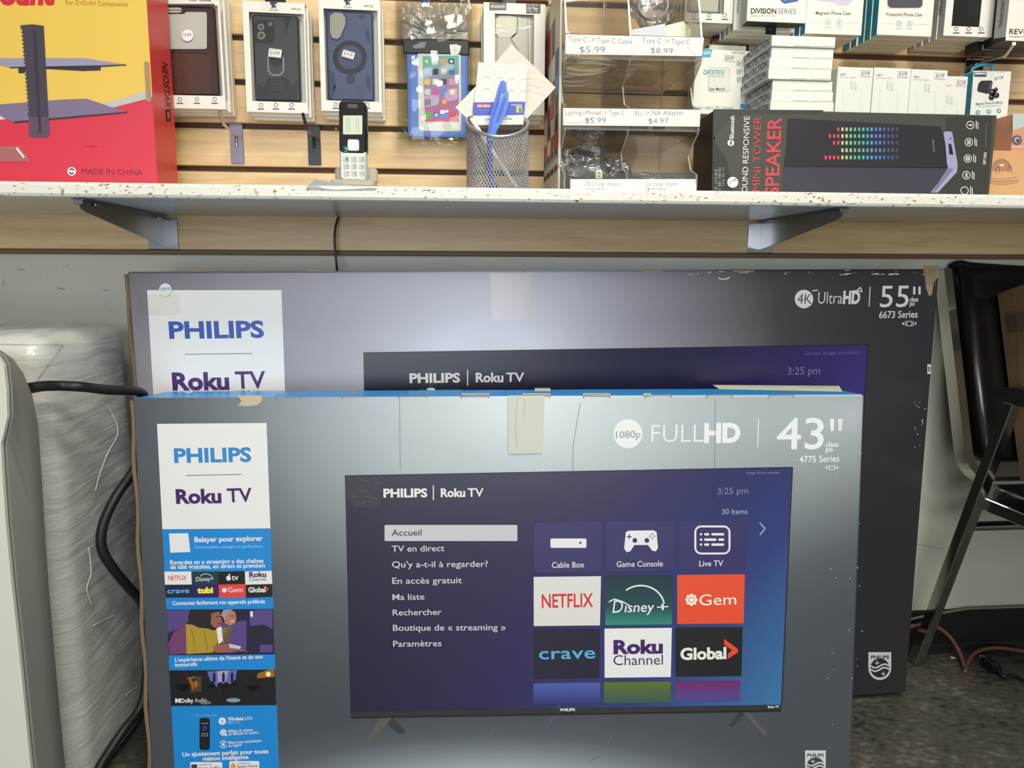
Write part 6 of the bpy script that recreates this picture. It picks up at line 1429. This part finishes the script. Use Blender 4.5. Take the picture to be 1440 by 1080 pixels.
# ---- chair at the right
XC = 1.006; CW = .48
t = thing('armchair', 'black padded chair with flat chrome frame and arms, right of the larger television carton', 'chair', (XC+CW/2, 1.15, 0))
CH = M((196, 196, 190), .10, 1.0, name='chair_chrome'); PAD = M((12, 12, 13), .28, .0, .5, name='black_vinyl', bump=.12, bscale=9)
O = W(1357, 655, 1.268); O.x = XC; bk = tilted(O, 0, 17)
def sweep(mb, fr, path, w, c0, c1, m, smooth=False):
    n = len(path); R = []
    for i, (a, b_) in enumerate(path):
        p0 = path[max(i-1, 0)]; p1 = path[min(i+1, n-1)]; d = Vector((p1[0]-p0[0], p1[1]-p0[1])).normalized(); nn = Vector((-d.y, d.x))*w/2
        R.append([fr.p(a+nn.x, b_+nn.y, c1), fr.p(a-nn.x, b_-nn.y, c1), fr.p(a-nn.x, b_-nn.y, c0), fr.p(a+nn.x, b_+nn.y, c0)])
    V = [v for r_ in R for v in r_]
    for k in range(4):
        mb.add(V, [(i*4+k, (i+1)*4+k, (i+1)*4+(k+1) % 4, i*4+(k+1) % 4) for i in range(n-1)], m, smooth)
    mb.add(R[0], [(0, 1, 2, 3)], m); mb.add(R[-1], [(3, 2, 1, 0)], m)
_, bt = bk.px(1336, 377); rr = .06
left = [(0.006, bt), (0.006, bt*.66), (0.006, bt*.33), (0.006, .028)]+[(0.006+rr-rr*cos(radians(a)), .028-rr*sin(radians(a))) for a in range(10, 91, 10)]
path = left+[(CW-x, y) for x, y in left[::-1]]
mb = MB(); sweep(mb, bk, path, .017, -.030, 0, CH); mb.build('back_frame', t, 'flat chrome band around the back')
mb = MB(); rb = .034
pad = [(.022, bt+.004), (.022, .04)]+[(.022+rb-rb*cos(radians(a)), .04-.02-rb*sin(radians(a))+.02) for a in range(15, 91, 15)]
pad = pad+[(CW-x, y) for x, y in pad[::-1]]
pad2 = [(.030, bt+.006), (.030, .045)]+[(.030+rb-rb*cos(radians(a)), .045-rb*sin(radians(a))) for a in range(15, 91, 15)]; pad2 += [(CW-x, y) for x, y in pad2[::-1]]
nP = len(pad); ring0 = [bk.p(a, b_, -.022) for a, b_ in pad]; ring1 = [bk.p(a, b_, .006) for a, b_ in pad]
cx_, cy_ = CW/2, bt/2
def shrink(P, k, c): return [bk.p(cx_+(a-cx_)*k, cy_+(b_-cy_)*k, c) for a, b_ in P]
rings = [ring0, ring1, shrink(pad, .975, .015), shrink(pad, .93, .019), shrink(pad, .88, .0165), shrink(pad, .80, .019), shrink(pad, .5, .024), shrink(pad, .2, .025)]
V = [v for r_ in rings for v in r_]
mb.add(V, [(i+nP*k, (i+1) % nP+nP*k, (i+1) % nP+nP*(k+1), i+nP*(k+1)) for k in range(len(rings)-1) for i in range(nP)], PAD, True)
mb.add(rings[-1], [tuple(range(nP))], PAD); mb.add(rings[0], [tuple(range(nP))[::-1]], PAD)
mb.build('backrest', t, 'black padded backrest')
mb = MB(); mb.tube(spl([bk.p(.018, bt+.002, -.004), bk.p(.035, bt+.009, -.002), bk.p(.07, bt+.003, 0), bk.p(CW/2, bt-.006, .004), bk.p(CW-.07, bt+.003, 0), bk.p(CW-.035, bt+.009, -.002), bk.p(CW-.018, bt+.002, -.004)], 6), .0085, PAD, 10); mb.build('top_roll', t, 'rolled top edge')
ZSE = .435
mb = MB(); rounded(mb, (XC+.020, .86, ZSE-.045), (XC+CW-.020, 1.235, ZSE+.012), .022, PAD, 10); mb.build('seat', t, 'black padded seat')
for k_, X in enumerate((XC, XC+CW)):
    TPt = W(1421, 572, 1.178); top = Vector((X, 1.178, TPt.z)); foot = Vector((X, 1.362, .003))
    mb = MB(); mb.bar(foot, top+Vector((0, -.004, .01)), .020, .024, CH, (1, 0, 0)); mb.build('leg', t, 'slanted flat chrome rear leg')
    mb = MB(); mb.bar((X, .87, .003), (X, .87, top.z+.002), .020, .024, CH, (1, 0, 0)); mb.build('leg', t, 'upright flat chrome front leg')
    mb = MB(); mb.bar((X, 1.188, top.z+.012), (X, .862, top.z+.012), .022, .012, CH, (1, 0, 0)); mb.build('arm_rail', t, 'chrome arm rail')
    mb = MB(); sg = Fr((X-.019, 1.200, top.z+.0185), (0, -1, 0), (0, 0, 1), (-1, 0, 0))
    mb.prism(sg, [(0, 0), (.34, 0), (.34, .014), (.32, .019), (.03, .019), (.012, .014)], -.038, 0, M((26, 27, 30), .45, name='arm_black')); mb.build('armrest', t, 'black plastic armrest')
    mb = MB(); mb.bar((X+(.012 if k_ == 0 else -.012), 1.255, ZSE-.028), (X+(.012 if k_ == 0 else -.012), .87, ZSE-.028), .024, .012, CH, (0, 0, 1)); mb.build('seat_rail', t, 'chrome seat rail')
mb = MB(); mb.tube([(XC+.006, 1.252, .352), (XC+CW-.006, 1.252, .352)], .0095, CH, 12); mb.build('cross_bar', t, 'round chrome cross bar')
# carton resting on the seat against the backrest
BRN = M((122, 98, 72), .75, name='brown_card', mottled=.08)
f2 = bk.at(0, 0, .030); a0, _ = f2.px(1405, 440); DB = .16
base = f2.p(a0, 0, 0); b0 = (ZSE+.0135-base.z)/bk.v.z; b1 = f2.px(1405, 413)[1]
t = thing('cardboard_box', 'brown taped cardboard box leaning back on the seat of the black chair', 'box', f2.p(a0+.13, b0, .08))
mb = MB(); mb.cbox(f2, a0, a0+.26, b0, b1, 0, DB, BRN, .0015)
sd = Fr(f2.p(a0, 0, 0), bk.n, bk.v, -bk.u); p = Print(mb, sd)
p.line([(1413, 440), (1445, 434)], .7, M((96, 74, 54), .8), 0); p.line([(1421, 409), (1428, 440), (1434, 560)], .7, M((104, 80, 56), .8), 0)
INKB = M((40, 32, 28), .6); p.line([(1424, 543), (1436, 541), (1437, 552), (1425, 552), (1424, 543)], .6, INKB, 0); p.line([(1428, 551), (1428, 544)], .8, INKB, 0); p.line([(1432, 551), (1432, 543.5)], .8, INKB, 0); p.disc(1441, 547, 2.4, INKB, 0)
mb.build('carton', t)
mb = MB(); p = Print(mb, sd, 4); p.poly([(1414, 442), (1460, 434), (1460, 462), (1418, 468)], 'clear_tape'); mb.build('tape', t, 'shiny clear tape')
# ---- cords and plug along the wall
mb = MB(); ORC = M((112, 72, 54), .5, name='cord_rust')
pts = [W(1240, 890, 1.393), W(1275, 881, 1.390), W(1300, 878.5, 1.386), W(1318, 882, 1.382), W(1335, 895, 1.377), W(1348, 915, 1.368), Zp(1356, 938, .005), Zp(1357, 944, .005), Zp(1360, 934, .005), W(1368, 921, 1.368), W(1384, 913, 1.380), W(1408, 911, 1.384), W(1445, 916, 1.38), W(1500, 925, 1.375), Zp(1560, 950, .005)]
pts = [Vector((v.x, min(v.y, 1.386), max(v.z, .005))) for v in pts]
mb.tube(spl(pts, 8), .0042, ORC, 10); tag(mb.build('extension_cord', loc=pts[6]), 'rust coloured extension cord looping on the floor under the chair', 'cord')
mb = MB(); pts = [W(1276, 872, 1.3985), W(1292, 868, 1.3985), W(1318, 863, 1.3985), W(1350, 857.5, 1.3985), W(1363, 855.5, 1.3985), W(1400, 854.5, 1.3985), W(1440, 853, 1.3985), W(1520, 850, 1.3985)]
mb.tube(pts, .0028, M((120, 116, 104), .55), 8); tag(mb.build('cable', loc=pts[0]), 'thin grey cable running along the top of the black baseboard', 'cable')
Pb = Zp(1398, 938, .012); Pa = Zp(1385, 929, .012); dd = (Pb-Pa).normalized(); nn = Vector((-dd.y, dd.x, 0))
t = thing('power_plug', 'black two pin plug lying on the floor under the chair', 'plug', Pb-Vector((0, 0, .012)))
fp = Fr(Pa, dd, Vector((0, 0, 1)), dd.cross(Vector((0, 0, 1)))); mb = MB(); CBL = M('cord_black')
pl = [(0, -.009), (.024, -.012), (.036, -.007), (.036, .006), (.024, .010), (0, .009)]
mb.prism(fp, pl, -.010, .010, CBL)
tail = spl([fp.p(.034, 0, 0), fp.p(.055, -.004, .003), Zp(1425, 950, .005), Zp(1442, 957, .005), Zp(1500, 975, .005)], 6); mb.tube(tail, .0042, CBL, 8); mb.build('plug_body', t)
for s_ in (-.006, .006): mb = MB(); mb.cbox(fp, -.016, 0, -.003, .003, s_-.0008, s_+.0008, STEEL, .0003); mb.build('prong', t)
for i, (x, y) in enumerate(((1340, 925), (1381, 923))):
    c = Zp(x, y, .0006); mb = MB(); fz = Fr(c, (1, 0, 0), (0, 1, 0), (0, 0, 1)); mb.prism(fz, [(-.006, -.002), (.001, -.005), (.007, -.001), (.002, .004), (-.004, .004)], 0, .0006, OFFW)
    tag(mb.build('paper_scrap', loc=c), ['tiny pale scrap on the floor left of the extension cord loop', 'tiny pale scrap on the floor beside the pins of the black plug'][i], 'scrap')
